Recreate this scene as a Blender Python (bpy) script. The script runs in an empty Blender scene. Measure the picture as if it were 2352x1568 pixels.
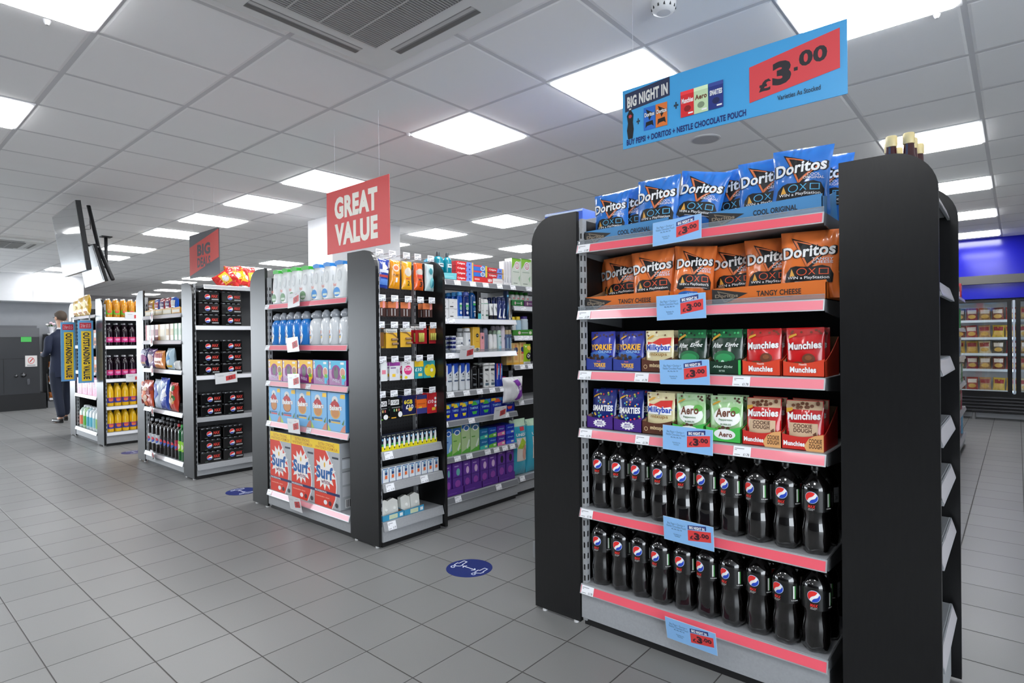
import bpy, math, random
from mathutils import Vector, Matrix, noise, geometry
S = bpy.context.scene
COL = S.collection
PI = math.pi
# ------------------------------------------------------------------ camera
HC = 1.3017            # camera height
CZ = 2.718             # ceiling height
F = 1343.168
YAW, PITCH, ROLL = -.71296, -.00479, -.01186
_f = Vector((math.sin(YAW)*math.cos(PITCH), math.cos(YAW)*math.cos(PITCH), math.sin(PITCH)))
_r = Vector((math.cos(YAW), -math.sin(YAW), 0)); _u = _r.cross(_f)
R_ = _r*math.cos(ROLL)+_u*math.sin(ROLL); U_ = -_r*math.sin(ROLL)+_u*math.cos(ROLL)
cam = bpy.data.cameras.new('camera'); cam.sensor_width = 36; cam.lens = F*36/2352
cam.clip_start = .05; cam.clip_end = 200
camo = bpy.data.objects.new('camera', cam); COL.objects.link(camo)
camo.matrix_world = Matrix(((R_.x, U_.x, -_f.x, 0), (R_.y, U_.y, -_f.y, 0), (R_.z, U_.z, -_f.z, HC), (0, 0, 0, 1)))
S.camera = camo
def _ray(px, py):
    return R_*((px-1176)/F)+U_*(-(py-784)/F)+_f
def onY(px, py, y):
    d = _ray(px, py); t = y/d.y; return (d.x*t, y, HC+d.z*t)
def onX(px, py, x):
    d = _ray(px, py); t = x/d.x; return (x, d.y*t, HC+d.z*t)
def onZ(px, py, z=0):
    d = _ray(px, py); t = (z-HC)/d.z; return (d.x*t, d.y*t, z)
# ------------------------------------------------------------------ world, exposure
vs = S.view_settings
vs.view_transform = 'Standard'; vs.look = 'None'; vs.gamma = 1; vs.use_curve_mapping = False
vs.exposure = 1.03
W = bpy.data.worlds.new('world'); S.world = W; W.use_nodes = True
bg = W.node_tree.nodes['Background']; bg.inputs[0].default_value = (.86, .93, 1, 1); bg.inputs[1].default_value = 3.6
PANEL = 9.0            # emission of the ceiling panels
# ------------------------------------------------------------------ materials
def lin(c):
    c = c/255.; return c/12.92 if c <= .04045 else ((c+.055)/1.055)**2.4
_M = {}
def mat(rgb, rough=.5, metal=0., spec=.5, coat=0., emit=0., alpha=1., trans=0.):
    if isinstance(rgb, str): rgb = tuple(int(rgb[i:i+2], 16) for i in (0, 2, 4))
    k = (rgb, rough, metal, spec, coat, emit, alpha, trans)
    if k in _M: return _M[k]
    m = bpy.data.materials.new('m%02x%02x%02x' % rgb); m.use_nodes = True
    b = m.node_tree.nodes['Principled BSDF']; c = tuple(lin(x) for x in rgb)+(1,)
    b.inputs['Base Color'].default_value = c; b.inputs['Roughness'].default_value = rough
    b.inputs['Metallic'].default_value = metal; b.inputs['Specular IOR Level'].default_value = spec
    b.inputs['Coat Weight'].default_value = coat; b.inputs['Coat Roughness'].default_value = .05
    b.inputs['Alpha'].default_value = alpha; b.inputs['Transmission Weight'].default_value = trans
    if emit: b.inputs['Emission Color'].default_value = c; b.inputs['Emission Strength'].default_value = emit
    m.diffuse_color = c
    _M[k] = m; return m
def node_mat(name):
    m = bpy.data.materials.new(name); m.use_nodes = True
    nt = m.node_tree; return m, nt, nt.nodes['Principled BSDF']
def grid_mat(name, base, line, pitch, ox, oy, lw, rough, bumpd, vary, speck=0.):
    m, nt, b = node_mat(name); N = nt.nodes.new; L = nt.links.new
    tc = N('ShaderNodeTexCoord'); sp = N('ShaderNodeSeparateXYZ'); L(tc.outputs['Object'], sp.inputs[0])
    def mth(op, a, b_=None, c_=None):
        n = N('ShaderNodeMath'); n.operation = op
        for i, q in enumerate((a, b_, c_)):
            if q is None: continue
            if isinstance(q, (int, float)): n.inputs[i].default_value = q
            else: L(q, n.inputs[i])
        return n.outputs[0]
    ds, cells = [], []
    for ax, o in ((0, ox), (1, oy)):
        t = mth('DIVIDE', mth('SUBTRACT', sp.outputs[ax], o), pitch)
        fr = mth('FRACT', mth('ADD', t, 500.5)); ds.append(mth('ABSOLUTE', mth('SUBTRACT', fr, .5)))
        cells.append(mth('FLOOR', t))
    d = mth('MULTIPLY', mth('MINIMUM', ds[0], ds[1]), pitch)
    msk = mth('LESS_THAN', d, lw/2)
    cb = N('ShaderNodeCombineXYZ'); L(cells[0], cb.inputs[0]); L(cells[1], cb.inputs[1])
    wn = N('ShaderNodeTexWhiteNoise'); wn.noise_dimensions = '2D'; L(cb.outputs[0], wn.inputs['Vector'])
    ns = N('ShaderNodeTexNoise'); ns.inputs['Scale'].default_value = 1.3; ns.inputs['Detail'].default_value = 3; L(tc.outputs['Object'], ns.inputs['Vector'])
    fs = N('ShaderNodeTexNoise'); fs.inputs['Scale'].default_value = 260; fs.inputs['Detail'].default_value = 2; L(tc.outputs['Object'], fs.inputs['Vector'])
    val = mth('ADD', mth('ADD', mth('MULTIPLY', wn.outputs['Value'], vary), mth('MULTIPLY', ns.outputs['Fac'], vary*1.6)), mth('MULTIPLY', fs.outputs['Fac'], speck))
    val = mth('ADD', val, 1-vary*1.3-speck*.5)
    mx = N('ShaderNodeMix'); mx.data_type = 'RGBA'; mx.blend_type = 'MULTIPLY'; mx.inputs[0].default_value = 1
    mx.inputs[6].default_value = tuple(lin(x) for x in base)+(1,)
    c2 = N('ShaderNodeCombineColor'); [L(val, c2.inputs[i]) for i in range(3)]; L(c2.outputs[0], mx.inputs[7])
    m2 = N('ShaderNodeMix'); m2.data_type = 'RGBA'; L(msk, m2.inputs[0]); L(mx.outputs[2], m2.inputs[6]); m2.inputs[7].default_value = tuple(lin(x) for x in line)+(1,)
    L(m2.outputs[2], b.inputs['Base Color'])
    L(mth('ADD', mth('MULTIPLY', msk, .3), mth('ADD', rough-.05, mth('MULTIPLY', ns.outputs['Fac'], .12))), b.inputs['Roughness'])
    bp = N('ShaderNodeBump'); bp.inputs['Distance'].default_value = bumpd; bp.inputs['Strength'].default_value = .6
    sm = N('ShaderNodeMapRange'); sm.inputs[1].default_value = lw/2; sm.inputs[2].default_value = lw; L(d, sm.inputs[0]); L(sm.outputs[0], bp.inputs['Height']); L(bp.outputs[0], b.inputs['Normal'])
    return m
def noisy_mat(name, rgb, rough, scale=60, amt=.12, metal=0, stretch=(1, 1, 1), spec=.5, bump=0):
    m, nt, b = node_mat(name); N = nt.nodes.new; L = nt.links.new
    tc = N('ShaderNodeTexCoord'); mp = N('ShaderNodeMapping'); mp.inputs['Scale'].default_value = stretch
    L(tc.outputs['Object'], mp.inputs[0]); ns = N('ShaderNodeTexNoise'); ns.inputs['Scale'].default_value = scale; ns.inputs['Detail'].default_value = 4
    L(mp.outputs[0], ns.inputs['Vector']); cr = N('ShaderNodeValToRGB'); L(ns.outputs['Fac'], cr.inputs[0])
    c = [lin(x) for x in rgb]
    cr.color_ramp.elements[0].color = tuple(x*(1-amt) for x in c)+(1,); cr.color_ramp.elements[0].position = .3
    cr.color_ramp.elements[1].color = tuple(min(1, x*(1+amt)) for x in c)+(1,); cr.color_ramp.elements[1].position = .7
    L(cr.outputs[0], b.inputs['Base Color']); b.inputs['Roughness'].default_value = rough; b.inputs['Metallic'].default_value = metal
    b.inputs['Specular IOR Level'].default_value = spec
    if bump:
        bp = N('ShaderNodeBump'); bp.inputs['Distance'].default_value = bump; L(ns.outputs['Fac'], bp.inputs['Height']); L(bp.outputs[0], b.inputs['Normal'])
    return m
BLACKP = noisy_mat('black_laminate', (20, 20, 21), .30, 90, .2, spec=.5, stretch=(1, 1, .15))
BLACKM = mat((20, 20, 22), .5)
GREYM = noisy_mat('grey_metal', (158, 160, 163), .42, 120, .05)
GREYD = mat((70, 72, 75), .45)
SILV = mat((190, 193, 197), .3, metal=.4)
WHITEP = mat((240, 240, 242), .5)
TICKET = mat((245, 246, 250), .35)
# ------------------------------------------------------------------ text cache
_T = {}
def text2d(s, bold=0., shear=0.):
    k = (s, bold, shear)
    if k in _T: return _T[k]
    cu = bpy.data.curves.new('t', 'FONT'); cu.body = s; cu.offset = bold; cu.shear = shear
    cu.resolution_u = 3; cu.space_character = 1+bold*1.6; cu.space_line = .85; cu.align_x = 'CENTER'
    ob = bpy.data.objects.new('t', cu); COL.objects.link(ob)
    dg = bpy.context.evaluated_depsgraph_get(); ev = ob.evaluated_get(dg); me = ev.to_mesh()
    vs_ = [(v.co.x, v.co.y) for v in me.vertices]; fs = [tuple(p.vertices) for p in me.polygons]
    ev.to_mesh_clear(); bpy.data.objects.remove(ob); bpy.data.curves.remove(cu)
    xs = [a for a, _ in vs_]; ys = [b for _, b in vs_]
    _T[k] = (vs_, fs, (min(xs), min(ys), max(xs), max(ys))); return _T[k]
# ------------------------------------------------------------------ geometry collector
def mt(m): return m if not isinstance(m, (str, tuple)) else mat(m)
class G:
    def __init__(s): s.v = []; s.f = []; s.m = []; s.sm = []; s.mats = []
    def add(s, vs_, fs, m, smooth=False):
        m = mt(m)
        if m not in s.mats: s.mats.append(m)
        i = s.mats.index(m); n = len(s.v); s.v += [tuple(p) for p in vs_]
        for f in fs: s.f.append(tuple(a+n for a in f)); s.m.append(i); s.sm.append(smooth)
        return s
    def box(s, x0, y0, z0, x1, y1, z1, m):
        v = [(x, y, z) for z in (z0, z1) for x, y in ((x0, y0), (x1, y0), (x1, y1), (x0, y1))]
        return s.add(v, [(3, 2, 1, 0), (4, 5, 6, 7), (0, 1, 5, 4), (1, 2, 6, 5), (2, 3, 7, 6), (3, 0, 4, 7)], m)
    def bbox(s, x0, y0, z0, x1, y1, z1, m, b=.002):
        # box with chamfered edges
        v = []; cs = []
        for sx, X in ((1, x0), (-1, x1)):
            for sy, Y in ((1, y0), (-1, y1)):
                for sz, Z in ((1, z0), (-1, z1)):
                    cs.append((len(v))); v += [(X, Y+sy*b, Z+sz*b), (X+sx*b, Y, Z+sz*b), (X+sx*b, Y+sy*b, Z)]
        c = lambda i, j, k: cs[i*4+j*2+k]
        f = [(c(0, 0, 0), c(0, 0, 1), c(0, 1, 1), c(0, 1, 0)), (c(1, 0, 0), c(1, 1, 0), c(1, 1, 1), c(1, 0, 1)),
             (c(0, 0, 0)+1, c(1, 0, 0)+1, c(1, 0, 1)+1, c(0, 0, 1)+1), (c(0, 1, 0)+1, c(0, 1, 1)+1, c(1, 1, 1)+1, c(1, 1, 0)+1),
             (c(0, 0, 0)+2, c(0, 1, 0)+2, c(1, 1, 0)+2, c(1, 0, 0)+2), (c(0, 0, 1)+2, c(1, 0, 1)+2, c(1, 1, 1)+2, c(0, 1, 1)+2)]
        for j in (0, 1):
            for k in (0, 1): f.append((c(0, j, k)+1, c(1, j, k)+1, c(1, j, k)+2, c(0, j, k)+2))
        for i in (0, 1):
            for k in (0, 1): f.append((c(i, 0, k), c(i, 1, k), c(i, 1, k)+2, c(i, 0, k)+2))
        for i in (0, 1):
            for j in (0, 1): f.append((c(i, j, 0), c(i, j, 1), c(i, j, 1)+1, c(i, j, 0)+1))
        for q in cs: f.append((q, q+1, q+2))
        return s.add(v, f, m)
    def lathe(s, prof, m, n=24, cx=0, cy=0, z0=0, lobes=0, lz=0, la=0, sq=1.0):
        v = []; fs = []
        for r, z in prof:
            for i in range(n):
                a = 2*PI*i/n; rr = r
                if lobes and z < lz: rr = r*(1-la*(1-z/lz)*(.5+.5*math.cos(lobes*a)))
                v.append((cx+rr*math.cos(a), cy+rr*math.sin(a)*sq, z0+z))
        for j in range(len(prof)-1):
            for i in range(n): fs.append((j*n+i, j*n+(i+1) % n, (j+1)*n+(i+1) % n, (j+1)*n+i))
        s.add(v, fs, m, True)
        k = len(prof)-1
        s.add([v[i] for i in range(n)], [tuple(range(n-1, -1, -1))], m); s.add([v[k*n+i] for i in range(n)], [tuple(range(n))], m)
        return s
    def extr(s, poly, y0, y1, m, axis='y'):
        # polygon in xz (axis y), yz (axis x) or xy (axis z) extruded
        n = len(poly)
        P = {'y': lambda a, b, c: (a, c, b), 'x': lambda a, b, c: (c, a, b), 'z': lambda a, b, c: (a, b, c)}[axis]
        v = [P(a, b, y0) for a, b in poly]+[P(a, b, y1) for a, b in poly]
        f = [tuple(range(n)), tuple(range(2*n-1, n-1, -1))]+[(i, n+i, n+(i+1) % n, (i+1) % n) for i in range(n)]
        return s.add(v, f, m)
    def tube(s, pts, r, m, n=8, r2=None):
        pts = [Vector(p) for p in pts]; v = []; fs = []
        for i, p in enumerate(pts):
            t = (pts[min(i+1, len(pts)-1)]-pts[max(i-1, 0)]).normalized()
            a = t.orthogonal().normalized() if i == 0 else (a-t*a.dot(t)).normalized()
            b = t.cross(a); rr = r if r2 is None else r+(r2-r)*i/(len(pts)-1)
            for k in range(n): q = 2*PI*k/n; v.append(tuple(p+a*math.cos(q)*rr+b*math.sin(q)*rr))
        for j in range(len(pts)-1):
            for i in range(n): fs.append((j*n+i, j*n+(i+1) % n, (j+1)*n+(i+1) % n, (j+1)*n+i))
        fs += [tuple(range(n-1, -1, -1)), tuple(range((len(pts)-1)*n, len(pts)*n))]
        return s.add(v, fs, m, True)
    def grid(s, fn, nu, nv, m, smooth=True, flip=False):
        v = [fn(i/nu, j/nv) for j in range(nv+1) for i in range(nu+1)]
        f = [(j*(nu+1)+i, j*(nu+1)+i+1, (j+1)*(nu+1)+i+1, (j+1)*(nu+1)+i) for j in range(nv) for i in range(nu)]
        if flip: f = [q[::-1] for q in f]
        return s.add(v, f, m, smooth)
    def art(s, items, mp, W_, H_, L=None, off=.00035, start=1):
        """items drawn in order; coords 0..1 of a WxH face; mp(u,v,off)->xyz"""
        k = start
        for it in items:
            c = it[0]
            if c == 'R': pts = [(it[1], it[2]), (it[3], it[2]), (it[3], it[4]), (it[1], it[4])]; pts = [(a*W_, b*H_) for a, b in pts]; tris = [(0, 1, 2, 3)]; m = it[5]
            elif c == 'E': pts = [(W_*(it[1]+it[3]*math.cos(a*PI/10)), H_*(it[2]+it[4]*math.sin(a*PI/10))) for a in range(20)]; tris = [tuple(range(20))]; m = it[5]
            elif c == 'P':
                pts = [(a*W_, b*H_) for a, b in it[1]]; tris = [tuple(t) for t in geometry.tessellate_polygon([[Vector((a, b, 0)) for a, b in pts]])]; m = it[2]
                tris = [t if (pts[t[1]][0]-pts[t[0]][0])*(pts[t[2]][1]-pts[t[0]][1])-(pts[t[1]][1]-pts[t[0]][1])*(pts[t[2]][0]-pts[t[0]][0]) > 0 else t[::-1] for t in tris]
            elif c == 'T':
                _, txt, x0, y0, x1, y1, m = it[:7]; o = it[7] if len(it) > 7 else {}
                b = o.get('b', .02); rot = o.get('rot', 0)*PI/180
                passes = []
                if 'ol' in o: passes.append((b+o.get('ow', .03), o['ol'], True))
                passes.append((b, m, False))
                base = text2d(txt, b, o.get('sh', 0))[2]
                w, h = (x1-x0)*W_, (y1-y0)*H_
                if abs(abs(o.get('rot', 0))-90) < 1: w, h = h, w
                cx, cy = (x0+x1)/2*W_, (y0+y1)/2*H_
                sx, sy = w/(base[2]-base[0]), h/(base[3]-base[1])
                for bb, mm, _ol in passes:
                    vv, ff, bx = text2d(txt, bb, o.get('sh', 0))
                    ox, oy = (bx[0]+bx[2])/2, (bx[1]+bx[3])/2
                    pts = []
                    for a, q in vv:
                        a, q = (a-ox)*sx, (q-oy)*sy
                        q += o.get('arc', 0)*a
                        pts.append((cx+a*math.cos(rot)-q*math.sin(rot), cy+a*math.sin(rot)+q*math.cos(rot)))
                    s._flat(pts, ff, mm, mp, L, off*1.6+(.00038 if L else .00009)*k); k += 1
                continue
            s._flat(pts, tris, m, mp, L, off*1.6+(.00038 if L else .00009)*k); k += 1
        return s
    def _flat(s, pts, fs, m, mp, L, o):
        if L is None: s.add([mp(a, b, o) for a, b in pts], fs, m); return
        v = []; out = []
        st = []
        for f in fs:
            for i in range(1, len(f)-1): st.append((pts[f[0]], pts[f[i]], pts[f[i+1]]))
        L2 = L*L
        while st:
            a, b, c = st.pop()
            e = [(b[0]-a[0])**2+(b[1]-a[1])**2, (c[0]-b[0])**2+(c[1]-b[1])**2, (a[0]-c[0])**2+(a[1]-c[1])**2]
            k = e.index(max(e))
            if e[k] > L2:
                if k == 1: a, b, c = b, c, a
                elif k == 2: a, b, c = c, a, b
                mm = ((a[0]+b[0])/2, (a[1]+b[1])/2); st.append((a, mm, c)); st.append((mm, b, c)); continue
            n = len(v); v += [mp(a[0], a[1], o), mp(b[0], b[1], o), mp(c[0], c[1], o)]; out.append((n, n+1, n+2))
        s.add(v, out, m)
    def build(s, name, parent=None, loc=None, rotz=0):
        me = bpy.data.meshes.new(name); me.from_pydata(s.v, [], s.f); [me.materials.append(m) for m in s.mats]
        me.polygons.foreach_set('material_index', s.m); me.polygons.foreach_set('use_smooth', s.sm); me.update()
        o = bpy.data.objects.new(name, me); COL.objects.link(o); o.parent = parent
        if loc: o.location = loc
        if rotz: o.rotation_euler = (0, 0, rotz)
        return o
def flat(x0, y, z0):
    return lambda u, v, o: (x0+u, y-o, z0+v)
def tag(o, label=None, cat=None, group=None, kind=None):
    if label: o['label'] = label
    if cat: o['category'] = cat
    if group: o['group'] = group
    if kind: o['kind'] = kind
    return o
def empty(name, loc=(0, 0, 0), rotz=0):
    o = bpy.data.objects.new(name, None); COL.objects.link(o); o.location = loc; o.rotation_euler = (0, 0, rotz); o.empty_display_size = .05; return o
KIDS = {}
def copy_tree(o, parent=None):
    c = o.copy(); COL.objects.link(c); c.parent = parent
    for k in ('label', 'category', 'group'):
        if parent is None and k in c: del c[k]
    for ch in o.children: copy_tree(ch, c)
    return c
PROTO = {}
def put(key, fn, loc, label, cat, group=None, rotz=0, tilt=(0, 0), scale=None):
    """place one thing: built the first time, copied with its parts afterwards"""
    if key in PROTO: o = copy_tree(PROTO[key])
    else: o = fn(); PROTO[key] = o
    o.location = loc; o.rotation_euler = (tilt[0], tilt[1], rotz)
    o.scale = scale if scale else (1, 1, 1)
    return tag(o, label, cat, group)
ORD = ['leftmost', 'second', 'third', 'fourth', 'fifth', 'sixth', 'seventh', 'eighth', 'ninth', 'tenth', 'eleventh', 'twelfth', 'thirteenth', 'fourteenth']
def nth(i, n):
    if i == n-1 and n > 1: return 'rightmost'
    return 'leftmost' if i == 0 else ORD[i]+' from the left'

# ================================================================== ROOM
CEIL = grid_mat('ceiling_tiles', (250, 250, 250), (214, 214, 216), .6, -2.568, 2.59, .024, .85, .004, .05)
FLOOR = grid_mat('floor_tiles', (130, 130, 129), (62, 60, 58), .3, .029, .240, .0045, .36, .0015, .10, .16)
g = G(); g.box(-21, -7, -.1, 5, 13, 0, FLOOR); tag(g.build('floor'), kind='structure')
g = G(); g.box(-21, -7, CZ, 5, 13, CZ+.05, CEIL); tag(g.build('ceiling'), kind='structure')
WGREY = noisy_mat('grey_wall_panel', (172, 175, 180), .5, 8, .03)
WWHITE = noisy_mat('white_fascia', (240, 241, 244), .45, 8, .02)
g = G(); g.box(-15.65, 1.7, 0, -15.5, 3.45, CZ, WGREY); tag(g.build('wall_left'), kind='structure')
g = G(); g.box(-15.5, 1.7, 2.165, -14.95, 2.6, CZ, WWHITE); g.box(-15.5, 2.605, 2.165, -14.95, 3.45, CZ, WWHITE); 
tag(g.build('trim_1'), kind='structure')
BLUE = noisy_mat('blue_gloss_panel', (16, 18, 172), .13, 3, .04)
g = G(); g.box(-20.8, 11.6, 0, 5, 11.75, CZ, mat((200, 201, 205), .6)); tag(g.build('wall_back'), kind='structure')
g = G(); g.box(-20.8, 3.46, 0, -20.6, 11.6, CZ, mat((190, 186, 188), .6)); g.box(-20.6, 3.46, 2.25, -20.5, 11.6, 2.55, WWHITE); tag(g.build('wall_far_left'), kind='structure')
g = G(); g.box(-20.8, 3.35, 0, -15.65, 3.45, CZ, mat((150, 150, 154), .6)); tag(g.build('wall_return'), kind='structure')  # unseen return wall, put in to block world light
g = G(); g.box(-2.6, 11.25, 2.16, 2.0, 11.6, CZ, BLUE); g.box(-2.6, 11.27, 1.815, 2.0, 11.6, 2.035, BLUE)
g.box(-2.6, 11.22, 2.035, 2.0, 11.6, 2.16, mat((88, 87, 85), .4)); tag(g.build('trim_2'), kind='structure')
g = G(); g.box(4.9, 1.5, 0, 5, 11.6, CZ, mat((190, 191, 195), .6)); tag(g.build('wall_right'), kind='structure')
g = G(); g.box(-12.0, -5.3, 0, 5, -5.2, CZ, mat((70, 71, 74), .7)); tag(g.build('wall_front'), kind='structure')  # unseen dark wall added behind the camera to darken reflections
# column
cx1 = onX(763, 590, -5.82)[1]; cx0 = onY(708, 590, cx1)[0]
g = G(); g.bbox(cx0, cx1, 0, -5.82, 4.62, CZ, WWHITE, .004); tag(g.build('trim_3'), kind='structure')

# ------------------------------------------------------------------ ceiling lights
DIFF = mat((255, 255, 255), .6, emit=PANEL)
bsdf = DIFF.node_tree.nodes['Principled BSDF']; bsdf.inputs['Emission Color'].default_value = (.97, .985, 1, 1)
def rrect(x0, y0, x1, y1, r, n=5):
    P = []
    for cx, cy, a0 in ((x1-r, y1-r, 0), (x0+r, y1-r, 90), (x0+r, y0+r, 180), (x1-r, y0+r, 270)):
        for i in range(n+1): a = (a0+90*i/n)*PI/180; P.append((cx+r*math.cos(a), cy+r*math.sin(a)))
    return P
def mk_light():
    t = empty('ceiling_light'); g = G()
    for a, b, c, d in ((-.298, -.298, .298, -.278), (-.298, .278, .298, .298), (-.298, -.278, -.278, .278), (.278, -.278, .298, .278)):
        g.box(a, b, -.006, c, d, .004, mat((235, 235, 236), .4))
    g.build('frame', t)
    g = G(); P = rrect(-.279, -.279, .279, .279, .02); n = len(P)
    g.add([(a, b, -.014) for a, b in P]+[(a, b, .0) for a, b in P], [tuple(range(n-1, -1, -1))]+[(i, (i+1) % n, n+(i+1) % n, n+i) for i in range(n)], DIFF); g.build('diffuser', t); return t
lights = [(3, 0), (1, 0), (-1, 0), (-4, 0), (-6, 0), (-8, 0), (-10, 0), (-13, 0), (-15, 0), (-19, 0), (-21, 0),
          (3, 4), (-4, 4), (-6, 4), (-13, 4), (-15, 4), (-19, 4), (-21, 4), (-8, 4),
          (3, 7), (-6, 7), (-8, 7), (-4, 7), (3, 10), (3, 13), (-25, 5), (-28, 5), (-25, 9), (-29, 9), (-21, 7), (-4, -4), (-1, -4), (3, -4), (-8, -4), (-13, -4),  # includes far and out-of-frame panels added for fill light
          (-4, -8), (1, -8), (-8, -8), (-4, 10), (-13, 7)]
LN = {(3, 0): 'partly hidden behind the top of the blue hanging sign', (1, 0): 'left of the blue hanging sign', (-1, 0): 'in front of the air vent, above the aisle',
      (-4, 0): 'just above the red hanging sign', (-6, 0): 'left of the red hanging sign', (-8, 0): 'between the red and dark hanging signs', (-10, 0): 'left of the dark hanging sign',
      (3, 4): 'above the dark glass bottles', (3, 7): 'second beyond the dark glass bottles', (3, 10): 'third beyond the dark glass bottles', (3, 13): 'nearest the blue wall'}
for i, j in lights:
    nm = LN.get((i, j), 'in %sgrid column %s, row %s' % ('the far ' if abs(i) > 27 else 'distant ' if abs(i) > 13 else 'near ' if j < 0 else '', ORD[abs(i) % 14], ORD[(j+8) % 14]))
    put('light', mk_light, (-2.568+.6*(i+.5), 2.59+.6*(j+.5), CZ), 'square flat white ceiling light panel '+nm, 'ceiling light', 'ceiling light panels')

# ================================================================== SHELVING
RED = (242, 96, 112); PINKR = (238, 130, 146)
def wing(g, x0, x1, outer, y=2.2, t=.022, h=1.875, r=.13, m=None):
    """upright end panel in the xz plane, its outer top corner rounded"""
    m = m or BLACKP; P = [(x0, .012), (x1, .012)]
    if outer > 0: P += [(x1, h-r)]+[(x1-r+r*math.cos(a*PI/20), h-r+r*math.sin(a*PI/20)) for a in range(1, 10)]+[(x1-r, h), (x0, h)]
    elif outer < 0: P += [(x1, h), (x0+r, h)]+[(x0+r-r*math.sin(a*PI/20), h-r+r*math.cos(a*PI/20)) for a in range(1, 10)]+[(x0, h-r)]
    else: P += [(x1, h), (x0, h)]
    g.extr(P, y, y+t, m); return g
def post(h, x, y):
    g = G(); g.box(x-.009, y, .02, x+.009, y+.03, h, GREYM)
    z = .1
    while z < h-.05: g.box(x-.004, y-.0006, z, x+.004, y, z+.024, (25, 25, 27)); g.box(x+.009, y+.01, z, x+.0096, y+.02, z+.024, (25, 25, 27)); z += .05
    return g
def ticket(w=.062, h=.036, price='£1.78', red=None):
    g = G(); a = [('R', 0, 0, 1, 1, TICKET), ('R', .08, .74, .62, .80, (120, 120, 125)), ('R', .08, .6, .2, .66, (120, 120, 125)), ('R', .08, .14, .4, .2, (140, 140, 145)), ('T', price, .58, .1, .92, .34, (50, 50, 55), {'b': .01})]
    if red: a += [('R', .5, .15, .95, .6, red)]
    return g.art(a, lambda u, v, o: (u-w/2, -o-v*.0+(v-h)*.3*1., v-h), w, h)
def rail_geo(w, col, lip=.0, h=.04, silver=True):
    """tilted price rail with coloured insert, its foot stepping out"""
    g = G(); e = .3
    f = lambda x, z, o: (x, -o+z*e, z)
    g.add([f(0, 0, 0), f(w, 0, 0), f(w, -h, 0), f(0, -h, 0), (0, .006, 0), (w, .006, 0), (w, -.004, -h), (0, -.004, -h)], [(0, 3, 2, 1), (0, 1, 5, 4), (3, 7, 6, 2), (1, 2, 6, 5), (0, 4, 7, 3)], SILV if silver else col)
    g.add([f(.004, -.004, .001), f(w-.004, -.004, .001), f(w-.004, -h+.004, .001), f(.004, -h+.004, .001)], [(0, 3, 2, 1)], col)
    if lip: g.box(0, .001, 0, w, .003, lip, mat((150, 158, 165), .15, alpha=.35)); g.box(0, .0, lip-.002, w, .0035, lip, mat((150, 155, 160), .3))
    return g
def shelf(t, w, depth, z, col, lip=0., tickets=(), bracket=True, y0=0., railh=.04, prices=None, tray=GREYM):
    """shelf part with price rail and tickets below it (sub-parts); front edge at local y0"""
    g = G(); g.bbox(.004, y0+.004, z-.03, w-.004, y0+depth, z, tray, .0015)
    if bracket:
        for x in (-.0, w-.004): g.extr([(y0+.012, z-.002), (y0+.02, z-.045), (y0+depth, z-.075), (y0+depth, z-.002)], x, x+.004, mat((96, 98, 101), .4), 'x')
    o = g.build('shelf', t)
    r = rail_geo(w, col, lip, railh).build('price_rail', o, (0, y0, z-.001))
    for i, q in enumerate(tickets):
        k = (railh, prices[i % len(prices)] if prices else '£1.78')
        if k in TK: c = TK[k].copy(); COL.objects.link(c)
        else: c = TK[k] = ticket(.064, railh*.9, k[1]).build('price_ticket')
        c.parent = o; c.location = (q, y0-.0022-.0006, z-.003)
    return o
TK = {}
def kick(t, w, y=.0, z=.155, depth=.3, foot=.035):
    g = G(); g.box(0, y+.004, foot, w, y+.02, z, GREYM); g.box(.0, y+.02, foot, w, y+depth, z-.02, GREYD); g.build('kick_plate', t)
    g = G(); g.box(0.006, y+.02, 0, w-.006, y+depth, foot, BLACKM); g.build('plinth', t)
def bay(name, loc, rotz, w, h, depth, shelves, label, back=(14, 14, 15), base=True, basez=.155, posts=True, sidewalls=True, peg=False, basedepth=None, group=None, boards=None):
    t = empty(name, loc, rotz)
    g = G(); g.box(0, depth+.0, .03, w, depth+.02, h, mat(back, .55))
    if peg:
        z = .25
        while z < h-.03:
            x = .02
            while x < w-.01: g.box(x, depth-.0008, z, x+.006, depth, z+.006, (8, 8, 8)); x += .025
            z += .025
    g.build('back_panel', t)
    if posts:
        post(h, .0125 if boards is not None else .009, .012 if boards is not None else .03).build('upright', t); post(h, w-.0095, depth-.032).build('upright', t)
    if boards is not None:
        for q in (.0, w+boards): G().box(q, .024 if q else .044, .012, q+(.003 if not q else .018 if boards < 0 else .010), depth, h if q == 0 else 1.62, BLACKP).build('side_board', t)
    if base: kick(t, w, z=min(s_['z'] for s_ in shelves)-.031, depth=basedepth or depth)
    for s_ in shelves: shelf(t, w, s_.get('d', depth), s_['z'], s_['c'], s_.get('lip', 0), s_.get('t', ()), s_.get('b', True), s_.get('y', 0.), s_.get('h', .04), s_.get('p'))
    return tag(t, label, 'shelving unit', group)

def panels(xs, l1, l2):
    """wing boards either side of an endcap, each a board on two feet"""
    for (a, b, o, lb) in ((xs[0], xs[1], -1, l1), (xs[2], xs[3], 1, l2)):
        t = empty('end_panel', ((a+b)/2, 2.2, 0)); c = (a+b)/2
        wing(G(), a-c, b-c, o, y=0).build('board', t)
        for q in (a+.05-c, b-.03-c):
            f = G(); f.lathe([(.012, 0), (.012, .012)], (200, 200, 200), 10, q, .011); f.build('foot', t)
        tag(t, lb, 'end panel')
R5 = mat(RED, .3, coat=.3); R4 = mat((246, 136, 150), .3, coat=.3)
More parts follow.
